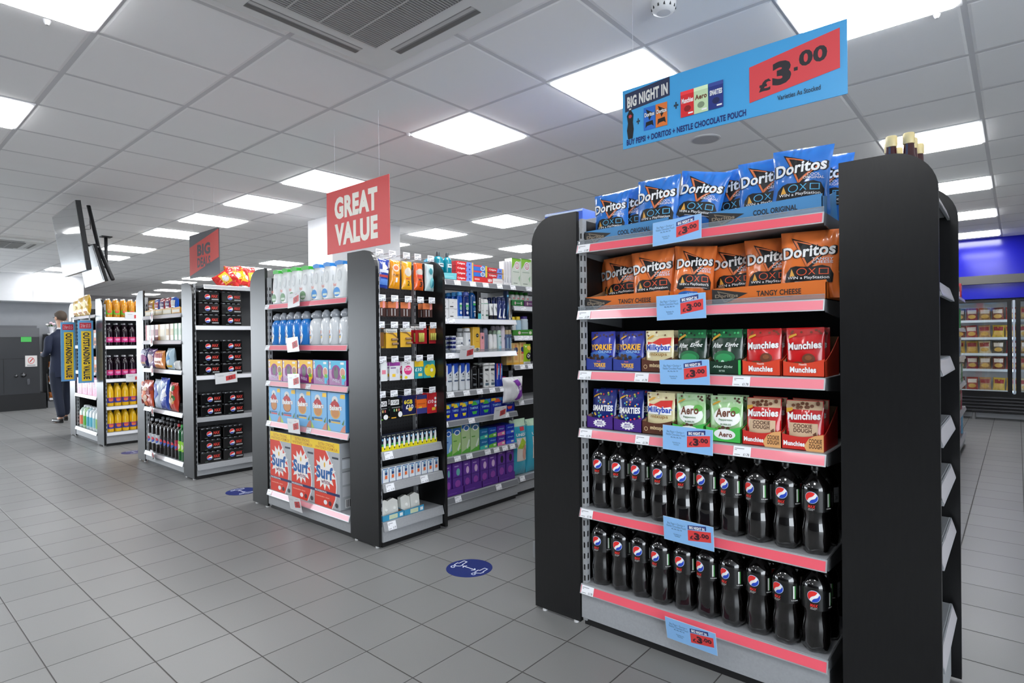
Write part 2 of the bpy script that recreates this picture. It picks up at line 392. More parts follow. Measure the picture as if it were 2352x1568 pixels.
# nearest endcap
panels((-1.771, -1.510, -.450, -.180), 'black rounded end panel on the left of the nearest snack display', 'broad black rounded end panel nearest the camera, right of the cola bottles')
Z1 = [.190, .535, .895, 1.155, 1.425, 1.722]
bay('endcap_shelving', (-1.505, 2.2, 0), 0, 1.01, 1.84, .40,
    [dict(z=Z1[0], c=R5, t=(.04,), d=.39), dict(z=Z1[1], c=R5, t=(.04,), d=.38), dict(z=Z1[2], c=R4, t=(.04, .32, .73), d=.38), dict(z=Z1[3], c=R4, t=(.04, .32, .73), d=.38),
     dict(z=Z1[4], c=R4, t=(.04,), d=.38, lip=.018, p=['£1.89']), dict(z=Z1[5], c=R5, t=(.04,), d=.38, lip=.018, p=['£1.89'])],
    'nearest endcap shelves with red price rails holding cola, chocolate pouches and corn chips', boards=.045)
# right-hand side of the nearest gondola: a short bay, a second rounded board, then the long run
def board2(x0, x1, y, label, h=1.87):
    g = G(); wing(g, x0, x1, 1, y=y, h=h, r=.14); g.box(x0, y+.022, .012, x0+.02, y+.3, h-.15, BLACKP)
    return tag(g.build('partition_board'), label, 'partition board')
LT = mat((196, 192, 196), .3, coat=.2)
bay('side_shelving', (-.190, 2.23, 0), PI/2, .47, 1.70, .23,
    [dict(z=z, c=LT, d=.22, y=.0, h=.05, b=False) for z in (.30, .62, .82, 1.00, 1.22, 1.47)], 'short side bay on the right of the nearest end panel, seen edge on', base=True, basez=.16)
board2(-.52, -.165, 2.73, 'second rounded black board just behind the nearest right end panel')
bay('side_shelving', (-.50, 2.76, 0), PI/2, 3.4, 1.69, .42,
    [dict(z=z, c=LT, d=.4, h=.04, b=False) for z in (.15, .45, .75, 1.05, 1.36)], 'long run of shelving directly behind the second black board', base=True)
ZR = (.15, .45, .75, 1.05, 1.36, 1.70)
bay('side_shelving', (-.47, 6.25, 0), PI/2, 2.42, 1.72, .42,
    [dict(z=z, c=LT, d=.4, h=.04, b=False) for z in ZR], 'far end of the stocked run along the right aisle, toward the freezers', base=True)
# second gondola
panels((-4.700, -4.450, -3.322, -3.018), 'grey sheened end panel on the left of the laundry display', 'dark rounded end panel between laundry display and battery bay')
Z2 = [.150, .688, 1.0, 1.275, 1.59]
PK2 = mat((240, 170, 180), .3, coat=.3); PK3 = mat((232, 110, 128), .3, coat=.3)
bay('endcap_shelving', (-4.445, 2.2, 0), 0, 1.115, 1.80, .40,
    [dict(z=Z2[0], c=PK2, t=(.04,), d=.39), dict(z=Z2[1], c=PK2, t=(.04, .63), d=.38), dict(z=Z2[2], c=PK2, t=(.04, .63), d=.38), dict(z=Z2[3], c=PK3, t=(.04,), d=.38), dict(z=Z2[4], c=PK3, t=(.04,), d=.38)],
    'endcap shelves of washing liquid, pet food and powder boxes with pink rails', boards=-.018)
DKR = mat((120, 122, 127), .35); WHR = mat((225, 226, 232), .3, coat=.3)
bay('side_shelving', (-3.005, 2.225, 0), PI/2, .50, 1.80, .29,
    [dict(z=.60, c=GREYM, d=.28, y=.01, t=(.05,), h=.05), dict(z=.40, c=GREYM, d=.28, t=(.05, .33), h=.05), dict(z=.16, c=GREYM, d=.28, t=(.06,), h=.055)],
    'narrow pegboard bay of batteries, phone cards and light bulbs', peg=True, basez=.13, back=(46, 47, 50))
board2(-3.40, -2.985, 2.73, 'rounded black board beside the pegboard bay of batteries', 1.85)
ZL = [.165, .455, .715, .925, 1.205, 1.455, 1.735]
ZB = [onX(1186, 920, -3.12)[2], onX(1186, 837.5, -3.12)[2], onX(1186, 770.5, -3.12)[2], onX(1186, 702, -3.12)[2]]
tk = lambda n, a=.05, b=.7: tuple(a+(b-a)*i/(n-1) for i in range(n))
bay('side_shelving', (-3.09, 2.765, 0), PI/2, .86, 1.64, .42,
    [dict(z=.165, c=DKR, t=(.18, .62), d=.41, h=.045), dict(z=.455, c=DKR, t=(.18, .3, .5, .6, .7, .79), d=.4), dict(z=.715, c=DKR, t=(.06, .33, .72), d=.38), dict(z=.925, c=DKR, t=(.12, .28, .42, .56, .68, .79), d=.38),
     dict(z=1.205, c=WHR, t=(.04, .13), d=.38, lip=.02), dict(z=1.455, c=WHR, t=(.06, .14), d=.38)],
    'toiletries shelving run behind the rounded board, with hair and skin care bottles')
bay('side_shelving', (-3.12, 3.63, 0), PI/2, 1.3, 1.64, .40,
    [dict(z=.165, c=DKR, t=(.08, .5, .9), d=.39, h=.045)]+[dict(z=q, c=c_, t=t_, d=.38) for q, c_, t_ in zip(ZB, (DKR, DKR, WHR, WHR), ((.08,), (.1, .2), (.08, .16, .24), (.12,)))],
    'baby care shelving run beyond the toiletries bay')
t = empty('top_shelf', (-3.09, 2.765, 0), PI/2)
shelf(t, .98, .42, 1.735, DKR, 0, (.05, .2, .36, .5, .66, .82)); 
g = G(); g.box(.02, .38, 1.70, .96, .4, 1.78, GREYD); g.build('back_rail', t)
tag(t, 'grey top shelf of toothpaste boxes above the toiletries bay', 'shelf')
t = empty('top_shelf', (-3.09, 3.75, 0), PI/2); shelf(t, 1.1, .42, 1.735, WHR, 0, (.05, .2, .4)); 
g = G(); g.box(.02, .38, 1.70, 1.08, .4, 1.78, GREYD); g.build('back_rail', t)
tag(t, 'white railed top shelf of baby milk above the baby care bay', 'shelf')
# third gondola
panels((-7.455, -7.225, -6.140, -5.885), 'pale grey end panel left of the biscuit and crisp display', 'pale grey end panel between crisps and black cola multipacks')
Z3 = [.135, .612, 1.03, 1.328, 1.592]
W3 = mat((236, 228, 230), .3, coat=.3)
bay('endcap_shelving', (-7.22, 2.2, 0), 0, 1.075, 1.80, .40, [dict(z=z, c=W3, d=.38) for z in Z3], 'endcap shelves of biscuits, crisps and fizzy drinks in the third gondola', boards=-.018)
Z3s = [.14, .585, .985, 1.462]
bay('side_shelving', (-5.88, 2.225, 0), PI/2, 1.10, 1.86, .235, [dict(z=Z3s[0], c=GREYM, d=.23, h=.05), dict(z=Z3s[1], c=GREYM, d=.23), dict(z=Z3s[2], c=WHR, d=.23), dict(z=Z3s[3], c=WHR, d=.23)],
    'side shelving of black cola multipacks in the third gondola', back=(70, 71, 74))
bay('side_shelving', (-5.88, 3.33, 0), PI/2, 1.2, 1.86, .45, [dict(z=Z3s[0], c=GREYM, d=.44, h=.05), dict(z=Z3s[2], c=WHR, d=.42)], 'further side shelving beyond the cola multipacks', back=(70, 71, 74))
# fourth gondola
panels((-10.33, -10.05, -9.01, -8.72), 'farthest pale end panel, beside the person in the suit', 'pale end panel between bargain fins and squash bottles')
Z4 = [.15, .615, .93, 1.28, 1.68]
bay('endcap_shelving', (-10.045, 2.2, 0), 0, 1.03, 1.80, .40, [dict(z=z, c=W3, d=.38) for z in Z4], 'farthest endcap shelves partly covered by two bargain fins', boards=-.018)
Z4s = [.172, .50, .85, 1.272, 1.635]
bay('side_shelving', (-8.71, 2.225, 0), PI/2, 1.15, 1.8, .28, [dict(z=z, c=WHR, d=.27) for z in Z4s], 'side shelving of squash and juice bottles in the farthest gondola', back=(60, 61, 64))
# ================================================================== PRODUCT BUILDERS
GL = dict(rough=.28, coat=.5)
def bagmap(W_, H_, T_, seed=0, crinkle=.004, stand=False, seal=.012, waist=.09):
    def t(u, v):
        a = max(0., 1-(2*u/W_-1)**2)**.62
        q = v/H_
        if stand: b = max(0., 1-max(0., q)**2.2)**.8*min(1, (q+.04)/.10)**.5
        else: b = max(0., 1-abs(2*q-1)**3.2)**.75
        return T_/2*a*b, b
    def mp(u, v, o=0., side=1):
        d, b = t(u, v)
        n = noise.noise(Vector((u*26+seed*7, v*17+seed*3, seed*1.7)))*crinkle
        e = min(v, H_-v) if not stand else H_-v
        pl = math.sin(u*150+seed+6*noise.noise(Vector((u*15, v*4, seed))))*.0022*math.exp(-abs(e-.02)/.022)*(crinkle/.004)
        k = 1-waist*b*(1-abs(2*v/H_-1)**2) if not stand else 1-waist*abs(v/H_-.5)*0
        x = (u-W_/2)*k
        fold = noise.noise(Vector((u*7+seed, v*7-seed, 4.2)))*crinkle*1.5
        return (x, -side*d-(n+pl+fold)*(b*.8+.25)-o*side, v)
    return mp
def bag(name, W_, H_, T_, col, art, seed=0, crinkle=.004, stand=False, L=.011, back=None, rough=.25):
    def fn():
        g = G(); mp = bagmap(W_, H_, T_, seed, crinkle, stand); m = mat(col, rough, coat=.6)
        g.grid(lambda a, b: mp(a*W_, b*H_), 34, 40, m)
        g.grid(lambda a, b: mp(a*W_, b*H_, 0, -1) if 0 < a < 1 and 0 < b < 1 else mp(a*W_, b*H_), 16, 20, mat(back or col, rough, coat=.6), flip=True)
        if stand:
            g.grid(lambda a, b: (lambda f, k: (f[0], f[1]*(1-b)+k[1]*b, .0005))(mp(a*W_, 0), mp(a*W_, 0, 0, -1)), 10, 2, m, flip=True)
        g.art(art, mp, W_, H_, L, off=.0008, start=2)
        return g.build(name)
    return fn
BK = (12, 12, 14); WH = (245, 245, 245)
def dorito_art(line, acc, ps5=False):
    a = [('P', [(.20, .90), (.86, .70), (.52, .40)], BK), ('P', [(.24, .865), (.30, .835), (.50, .50), (.50, .44)], (225, 120, 70)), ('P', [(.50, .44), (.51, .50), (.80, .70), (.84, .705)], (225, 120, 70)),
         ('P', [(.24, .865), (.30, .835), (.56, .765), (.56, .785)], (225, 120, 70)),
         ('T', 'Doritos', .06, .60, .95, .775, WH, {'b': .03, 'ol': BK, 'ow': .035, 'arc': .08}),
         ('T', line, .58, .50, .93, .585, (228, 232, 240), {'b': .012})]
    Y_ = lambda y: .20+(y-.07)*.76
    a += [('P', [(x, Y_(y)) for x, y in ((.10, .12), (.12, .30), (.20, .40), (.30, .425), (.44, .405), (.62, .405), (.76, .43), (.88, .39), (.94, .26), (.92, .10), (.80, .08), (.70, .14), (.34, .12), (.20, .07))], BK),
         ('P', [(.19, Y_(.22)), (.29, Y_(.23)), (.22, Y_(.375))], (232, 170, 70)),
         ('E', .41, Y_(.31), .095, .056, acc), ('E', .41, Y_(.31), .077, .044, BK), ('T', 'X', .53, Y_(.25), .66, Y_(.37), acc, {'b': -.004}),
         ('R', .71, Y_(.25), .87, Y_(.37), acc), ('R', .728, Y_(.265), .852, Y_(.355), BK), ('T', 'WIN a PlayStation'+("'5" if ps5 else ''), .16, Y_(.15), .88, Y_(.22), WH, {'b': .01}), ('R', .3, Y_(.11), .85, Y_(.12), (200, 200, 205))]
    if ps5: a += [('E', .36, .13, .2, .05, (40, 110, 200)), ('R', .3, .085, .62, .175, (40, 110, 200)), ('T', 'PS5', .38, .105, .6, .155, (150, 200, 250), {'b': .01})]
    return a
BLUEB = (48, 122, 212); ORNB = (244, 128, 60)
for nm, col, line, acc in (('b', BLUEB, 'COOL\nORIGINAL', (90, 180, 225)), ('o', ORNB, 'TANGY\nCHEESE', (225, 90, 50))):
    for sd in (1, 2, 3): globals()['crisp_%s%d' % (nm, sd)] = bag('crisp_bag', .205, .25, .062, col, dorito_art(line, acc, sd == 3), sd*1.3, .0068)
def tray(name, w, d, lip, back, col, art, inner=(150, 118, 86), curve=0.):
    """open display carton: low printed lip, sides rising to the back"""
    def fn():
        g = G(); T = .0022; mi = mat(inner, .8); mc = mat(col, .5)
        g.box(0, 0, 0, w, d, T, mi)
        P = [(0, 0), (w, 0), (w, lip*1.15)]+[(w*(1-i/10), lip*(1.15-.3*math.sin(PI*i/10)*curve-(.15*i/10))) for i in range(1, 11)]
        g.extr(P, 0, T, mc)
        g.box(0.001, d-T, 0, w-.001, d, back, mi)
        for x in (0, w-T):
            S_ = [(0, 0), (d, 0), (d, back)]+[(d*(1-i/8), lip+(back-lip)*(1-i/8)**1.4) for i in range(1, 9)]
            g.extr(S_, x, x+T, mc, 'x')
            g.extr([(a+.001, b) for a, b in S_], x-.0004 if x else x+T, x if x else x+T+.0004, mi if not x else mi, 'x') if x == 0 else g.extr(S_, x-.0005, x, mi, 'x')
        g.art(art, flat(0, 0, 0), w, lip)
        return g.build(name)
    return fn
def dtray_art(line, dk=(40, 38, 38)):
    return [('P', [(0, 0), (0, .98), (.1, .9), (.34, .62), (.16, .1), (.1, 0)], dk), ('P', [(.05, .85), (.25, .5), (.12, .05)], (130, 115, 95)), ('P', [(.065, .76), (.22, .5), (.125, .17)], dk), ('T', 'Doritos', .03, .4, .25, .62, (150, 135, 115), {'ol': dk, 'b': .02}),
            ('T', line, .42, .38, .80, .72, dk, {'b': .025}), ('T', 'FLAVOUR CORN CHIPS', .5, .22, .72, .30, (70, 80, 95))]
# --- cola bottle
def cola_bottle():
    t = empty('cola_bottle'); g = G(); m = mat((8, 6, 6), .08, coat=1., spec=.6)
    P = [(.030, 0), (.040, .004), (.0455, .016), (.0465, .034), (.0455, .055), (.0475, .075), (.0465, .090), (.0430, .110), (.0415, .125), (.0425, .142), (.0458, .154), (.0465, .158)]
    P += [(.0465, .232), (.0460, .238), (.0440, .246), (.0395, .256), (.0310, .268), (.0215, .279), (.0150, .289), (.0130, .297)]
    g.lathe(P, m, 32, lobes=5, lz=.03, la=.22); g.build('bottle', t)
    g = G(); g.lathe([(.0155, 0), (.0158, .002), (.0158, .015), (.0145, .018)], mat((12, 12, 14), .35), 20, z0=.298); g.build('cap', t)
    g = G(); r = .0469; g.lathe([(r, .158), (r, .231)], mat((10, 10, 11), .3, coat=.6), 40)
    mp = lambda u, v, o: (r2(o)*math.sin(u/r), -r2(o)*math.cos(u/r), .159+v)
    r2 = lambda o: r+o+.0002
    Wd, Hd = .17, .072
    lens = [(.32, .82), (.40, .86)]
    def disc(cx, cy, R, ph=.55):  # tricolour roundel, red over white wave over blue
        out = [('E', cx, cy, R*1.1/Wd, R*1.1/Hd, (190, 205, 235)), ('E', cx, cy, R/Wd, R/Hd, WH)]
        rt = lambda x, y: (cx+R*(x*math.cos(ph)-y*math.sin(ph))/Wd, cy+R*(x*math.sin(ph)+y*math.cos(ph))/Hd)
        up = [rt(math.cos(a), math.sin(a)) for a in [PI*(1.08-i*.93/14) for i in range(15)]]
        wave = [rt(.93-1.87*i/10, .42-.62*(i/10)-.12*math.sin(i/10*2*PI)) for i in range(11)]
        out.append(('P', up+wave, (235, 45, 40)))
        dn = [rt(math.cos(a), math.sin(a)) for a in [PI*(1.22+i*.72/12) for i in range(13)]]
        wv = [rt(.88-1.6*i/10, -.18-.42*(i/10)-.12*math.sin(i/10*2*PI)) for i in range(11)]
        out.append(('P', dn+wv, (30, 70, 190))); return out
    a = disc(.40, .68, .0195)
    a += [('T', 'MAX', .335, .16, .475, .32, (220, 50, 40), {'b': .03, 'sh': .2}), ('T', 'ZERO SUGAR', .34, .09, .46, .14, (200, 200, 200)), ('T', 'MAXIMUM', .34, .04, .43, .075, (190, 190, 190)),
          ('R', .70, .25, .735, .90, (205, 208, 205)), ('R', .735, .25, .755, .90, (60, 150, 60)), ('T', '1.5 Litre', .67, .14, .80, .2, WH),
          ('R', .86, .15, .985, .92, (110, 112, 115)), ('R', .86, .56, .985, .575, (40, 40, 42)), ('T', '31', .89, .3, .95, .5, (40, 40, 42)),
          ('R', .02, .3, .045, .9, (60, 150, 60)), ('R', .045, .3, .075, .9, (205, 208, 205))]
    g.art(a, lambda u, v, o: mp(u-.068, v, o), Wd, Hd, L=.012, off=.00025); g.build('label', t)
    return t
# --- chocolate pouches
PW, PH = .127, .168
dots = lambda cols, y0, y1, n, sd, sz=.035: [('E', random.Random(sd*99+i).random()*.86+.07, y0+(y1-y0)*random.Random(sd*7+i).random(), sz, sz*.7, cols[i % len(cols)]) for i in range(n)]
def pouch(col, art, seed): return bag('chocolate_pouch', PW, PH, .042, col, art, seed, .0028, stand=True, L=.012, rough=.22)
BR = (74, 44, 30); GOLD = (215, 160, 40)
top = lambda c, cols, sd: [('P', [(0.02, .80), (.3, .84), (.65, .88), (.98, .80), (.98, 1), (.02, 1)], c)]+dots(cols, .86, .96, 9, sd)+[('P', [(.08, .76), (.3, .84), (.36, .88), (.28, .88), (.12, .82)], GOLD)]
yorkie = pouch((52, 62, 170), top((50, 58, 160), [BR], 1)+[('P', [(0, 0), (1, 0), (1, .30), (.5, .5), (0, .42)], (60, 110, 190)), ('T', 'YORKIE', .08, .50, .92, .66, (250, 185, 40), {'b': .04}), ('T', 'CHUNKS', .42, .42, .9, .49, (150, 190, 235), {'b': .03})]+dots([BR, (50, 30, 22)], .16, .36, 12, 3, .07), 1.1)
milkybar = pouch((238, 226, 178), top((238, 226, 178), [(120, 80, 50), (245, 238, 215)], 2)+[('P', [(.12, .50), (.9, .50), (.95, .82), (.55, .80), (.3, .7), (.12, .72)], (216, 48, 40)), ('P', [(.1, .46), (.92, .46), (.9, .66), (.6, .62), (.3, .68), (.12, .64)], WH), ('T', 'Milkybar', .08, .46, .94, .65, (20, 70, 180), {'b': .035, 'ol': WH, 'ow': .03}), ('T', 'mixups', .2, .345, .82, .445, (150, 105, 45), {'b': .015})], 2.2)
aftereight = pouch((12, 48, 32), [('R', .02, .80, .98, 1, (20, 110, 62))]+dots([(60, 190, 110), (8, 30, 20)], .84, .97, 12, 4)+[('P', [(.05, .72), (.35, .86), (.3, .9), (.1, .80)], GOLD), ('T', 'After', .10, .56, .45, .68, WH, {'sh': .4}), ('T', 'Eight', .52, .56, .92, .68, WH, {'sh': .4}), ('E', .5, .34, .34, .16, (20, 110, 62)), ('E', .5, .32, .26, .11, (40, 150, 85))]+dots([(30, 20, 16), (200, 235, 215)], .14, .30, 7, 5, .05), 3.1)
munchies = pouch((214, 26, 30), [('P', [(.05, .86), (.35, .80), (.75, .86), (.95, .84), (.95, .97), (.05, .97)], (190, 30, 28))]+dots([(120, 50, 26)], .87, .95, 7, 6)+[('P', [(.06, .76), (.3, .84), (.28, .88), (.1, .83)], GOLD), ('T', 'Munchies', .06, .54, .94, .70, WH, {'b': .04, 'arc': .06, 'ol': (150, 10, 16), 'ow': .02}), ('E', .62, .34, .17, .11, (110, 52, 26)), ('E', .34, .18, .22, .10, (120, 60, 30)), ('E', .34, .18, .12, .05, (200, 140, 50)), ('E', .62, .36, .09, .05, (140, 78, 40))], 4.4)
smarties = pouch((26, 42, 120), top((30, 44, 130), [(230, 60, 80), (230, 200, 60), (70, 160, 220), (120, 190, 80), (150, 80, 190)], 7)+[('T', 'SMARTIES', .1, .42, .92, .58, WH, {'b': .045, 'ol': (20, 60, 170), 'ow': .02, 'arc': .03})]+dots([(230, 60, 80), (240, 200, 60), (70, 170, 220), (120, 190, 80), (230, 130, 50)], .62, .72, 8, 8, .03)+dots([(230, 60, 80), (240, 200, 60), (70, 170, 220), (120, 190, 80)], .26, .38, 12, 9, .035), 5.2)
aero = pouch((176, 218, 160), top((196, 226, 180), [(90, 58, 40), (150, 200, 120)], 10)+[('E', .55, .52, .4, .22, (250, 252, 248)), ('E', .8, .68, .14, .08, (100, 180, 80)), ('T', 'Aero', .22, .52, .82, .72, (110, 60, 38), {'b': .03, 'arc': .08}), ('T', 'Peppermint', .32, .42, .74, .48, (90, 130, 90)), ('T', 'BUBBLES', .38, .33, .7, .37, (90, 130, 90))]+dots([(110, 170, 70), (90, 58, 40), (140, 200, 110)], .16, .30, 9, 11, .06), 6.1)
cookie = pouch((206, 24, 30), [('R', .02, .80, .98, .985, (214, 184, 150))]+dots([(110, 62, 36)], .83, .96, 12, 12, .05)+[('P', [(.02, .72), (.2, .78), (.2, .84), (.02, .82)], GOLD), ('T', 'Munchies', .06, .59, .94, .75, WH, {'b': .04, 'arc': .05}), ('R', .12, .20, .88, .52, (214, 184, 150)), ('T', 'COOKIE\nDOUGH', .24, .32, .74, .50, (90, 50, 34), {'b': .03})]+[('P', [(.76, .30), (.84, .35), (.86, .27), (.8, .22)], (110, 62, 36)), ('P', [(.4, .12), (.5, .2), (.62, .13), (.5, .06)], (110, 62, 36))], 7.3)
TW, TL = .138, .055
def srp(col, art, w=TW): return tray('display_tray', w, .21, TL, .14, col, art, curve=.7)
ty = srp((44, 62, 150), [('T', 'YORKIE', .30, .28, .74, .62, (250, 190, 60), {'b': .04}), ('T', 'CHUNKS', .5, .16, .72, .25, (200, 215, 240)), ('T', 'Nestlé', .42, .7, .56, .8, (240, 120, 110))])
tm = srp((92, 48, 30), [('T', 'mixups', .28, .3, .72, .66, (232, 205, 160), {'b': .045}), ('E', .14, .4, .06, .16, (232, 205, 160)), ('E', .14, .4, .045, .12, (92, 48, 30)), ('E', .87, .45, .06, .2, (232, 205, 160)), ('E', .87, .45, .045, .15, (92, 48, 30))])
te = srp((14, 52, 34), [('T', 'After Eight', .22, .40, .78, .62, (200, 225, 210), {'sh': .3}), ('T', 'BITES', .4, .18, .56, .3, (190, 215, 200)), ('R', .93, 0, 1, 1.0, (60, 190, 90))])
tu = srp((222, 66, 36), [('T', 'Munchies', .18, .26, .80, .64, WH, {'b': .045, 'ol': (170, 30, 20), 'ow': .02}), ('T', 'Nestlé', .4, .72, .58, .86, (250, 220, 210))])
ts = srp((70, 30, 130), [('P', [(.5+.26*math.cos(i*PI/12)*(1 if i % 2 else .75), .46+.34*math.sin(i*PI/12)*(1 if i % 2 else .72)) for i in range(24)], WH), ('T', 'MINIS\nGIANTS', .36, .3, .64, .64, (90, 60, 150), {'b': .03})])
ta = srp((70, 190, 80), [('E', .55, .55, .3, .36, WH), ('T', 'Aero', .38, .36, .76, .72, (110, 60, 38), {'b': .035})])
tc = srp((206, 44, 36), [('P', [(.6, 0), (.54, .3), (.66, .8), (.8, 1), (1, 1.1), (1, 0)], (228, 170, 108)), ('T', 'Munchies', .05, .25, .56, .56, WH, {'b': .045}), ('T', 'COOKIE\nDOUGH', .66, .18, .96, .8, (90, 52, 34), {'b': .03})])

# ================================================================== NEAREST ENDCAP: STOCK
def app(x, z, y, y0=2.24): return (x*y/y0, y, HC+(z-HC)*y/y0)
rnd = random.Random(5)
for row, z, xs, wh in (('lower', Z1[0], [-1.432+.0984*i for i in range(10)], 'bottom shelf'), ('upper', Z1[1], [-1.432+.0988*i for i in range(10)], 'second shelf from the floor')):
    for i, x in enumerate(xs):
        put('cola', cola_bottle, (x, 2.265+rnd.uniform(-.006, .006), z+.0005), 'black cola bottle, front row, %s, %s' % (nth(i, 10), wh), 'bottle', 'front row of black cola bottles', rotz=rnd.uniform(-.5, .15), scale=(1, 1, .97))
    for i, x in enumerate(xs):
        put('cola', cola_bottle, (x+.003, 2.372, z+.0005), 'black cola bottle, second row, %s, %s' % (nth(i, 10), wh), 'bottle', 'second row of black cola bottles', rotz=rnd.uniform(-.9, .9), scale=(1, 1, .97))
def stock(row, zsh, seq, wh):
    for i, (x0, tr, tk_, po, pk_, cl, dy) in enumerate(seq):
        put(tk_, tr, (x0, 2.225, zsh+.0005), 'display carton of %s, %s, %s' % (cl, nth(i, len(seq)), wh.replace(' from the floor', ' up')), 'display carton', 'small display cartons')
        for k, (ox, oy) in enumerate(dy):
            put(pk_, po, (x0+TW/2+(max(-.0015, min(.0015, ox)) if k else ox*.2), 2.225+oy, zsh+.006), '%s %s, %s carton, %s' % (cl.split(' pouches')[0]+' pouch', ('at the front' if k == 0 else 'behind'), nth(i, len(seq)), wh.replace(' from the floor', ' up')), 'pouch', 'chocolate pouches in cartons',
                rotz=rnd.uniform(-.05, .05), tilt=(rnd.uniform(-.1, -.02), rnd.uniform(-.012, .012)), scale=(.975, 1, 1))
st = [(.0, .036), (.004, .10)]
stock('s4', Z1[3], [(-1.4815, ty, 'ty', yorkie, 'yk', 'yellow lettered blue pouches', st), (-1.342, ty, 'ty', yorkie, 'yk', 'yellow lettered blue pouches', st), (-1.2035, tm, 'tm', milkybar, 'mk', 'cream and red pouches', [(-.004, .034), (.02, .10)]),
      (-1.066, te, 'te', aftereight, 'ae', 'dark green pouches', st), (-.926, te, 'te', aftereight, 'ae', 'dark green pouches', st), (-.784, tu, 'tu', munchies, 'mu', 'red pouches', [(-.008, .036), (.012, .10)]), (-.640, tu, 'tu', munchies, 'mu', 'red pouches', [(-.006, .036), (.02, .10)])], 'fourth shelf from the floor')
stock('s3', Z1[2], [(-1.4815, ts, 'ts', smarties, 'sm', 'navy sweet pouches', st), (-1.342, ts, 'ts', smarties, 'sm', 'navy sweet pouches', st), (-1.2035, tm, 'tm', milkybar, 'mk', 'cream and red pouches', st),
      (-1.071, ta, 'ta', aero, 'ao', 'pale mint green pouches', [(0, .036), (.02, .10)]), (-.928, ta, 'ta', aero, 'ao', 'pale mint green pouches', st), (-.786, tc, 'tc', cookie, 'ck', 'red cookie dough pouches', [(-.01, .034), (.01, .10)]), (-.646, tc, 'tc', cookie, 'ck', 'red cookie dough pouches', [(.0, .034), (.012, .10)])], 'third shelf from the floor')
for key, x0, w, z, col, line, wh in (('t6', -1.481, .408, Z1[5], (70, 136, 190), 'COOL ORIGINAL', 'left on the top shelf'), ('t6b', -.905, .400, Z1[5], (70, 136, 190), 'COOL ORIGINAL', 'right on the top shelf'),
                             ('t5', -1.481, .408, Z1[4], (216, 110, 34), 'TANGY CHEESE', 'left on the second shelf down'), ('t5b', -.895, .400, Z1[4], (216, 110, 34), 'TANGY CHEESE', 'right on the second shelf down')):
    put(key, tray('display_tray', w, .335, .058, .165, col, dtray_art(line)), (x0, 2.224, z+.0005), '%s open display carton of corn chip bags, %s' % ('blue' if 'COOL' in line else 'orange', wh), 'display carton', 'large corn chip display cartons')
def crisps(key, fn, x, y, z, rz, ry, lb, rx=-.06, sc=(1, 1, 1)):
    y += .018; px, py_, pz = app(x, z, y, 2.258)
    put(key, fn, (px, y, z), lb, 'crisp bag', 'corn chip bags', rotz=rz, tilt=(rx, ry), scale=sc)
zb = Z1[5]+.010
for a in [('b1', crisp_b1, -1.360, 2.30, zb, .1, -.03, 'leftmost blue corn chip bag on the top shelf', -.1, (.86, 1, .93)),
          ('b2', crisp_b2, -1.262, 2.36, zb, .0, -.05, 'blue corn chip bag peeking out from behind its neighbours on the top shelf', -.04),
          ('b1', crisp_b1, -1.140, 2.285, zb, -.05, .02, 'upright blue corn chip bag, third from the left on the top shelf', -.05),
          ('b3', crisp_b3, -.985, 2.30, zb, .12, .2, 'blue corn chip bag leaning right in the gap between the two cartons', -.12, (1, 1, 1.02)),
          ('b2', crisp_b2, -.815, 2.38, zb, -.1, -.06, 'blue corn chip bag at the left end of the right carton', -.04),
          ('b1', crisp_b1, -.705, 2.325, zb, .05, .0, 'blue corn chip bag second in the right carton, behind the front one', -.05, (1, 1, .99)),
          ('b2', crisp_b2, -.590, 2.27, zb, .02, .05, 'front blue corn chip bag beside the broad black end panel', -.08, (1, 1, 1)),
          ('b1', crisp_b1, -.520, 2.43, zb, .1, .05, 'blue corn chip bag mostly hidden behind the torn carton side')]: crisps(*a)
zb = Z1[4]+.010
for a in [('o1', crisp_o1, -1.330, 2.40, zb, .05, -.04, 'leftmost orange corn chip bag, behind the others', -.02, (.84, 1, .95)),
          ('o2', crisp_o2, -1.300, 2.335, zb, -.03, -.06, 'orange corn chip bag second from the left', -.05, (1, 1, .96)),
          ('o1', crisp_o1, -1.155, 2.28, zb, .04, -.04, 'orange corn chip bag third from the left, upright', -.05, (1, 1, .96)),
          ('o3', crisp_o3, -.990, 2.27, zb, .35, .06, 'crumpled orange corn chip bag in the gap between the cartons', -.15, (.82, 1.2, .97)),
          ('o2', crisp_o2, -.885, 2.44, zb, -.1, .02, 'orange corn chip bag at the back of the gap', -.02, (1, 1, .96)),
          ('o1', crisp_o1, -.810, 2.36, zb, .05, -.06, 'orange corn chip bag at the left of the right carton', -.05, (1, 1, .96)),
          ('o2', crisp_o2, -.690, 2.315, zb, .0, .02, 'orange corn chip bag in the middle of the right carton', -.04, (1, 1, .95)),
          ('o1', crisp_o1, -.560, 2.262, zb, -.04, .04, 'large front orange corn chip bag beside the broad end panel', -.02, (1, 1, .955))]: crisps(*a)
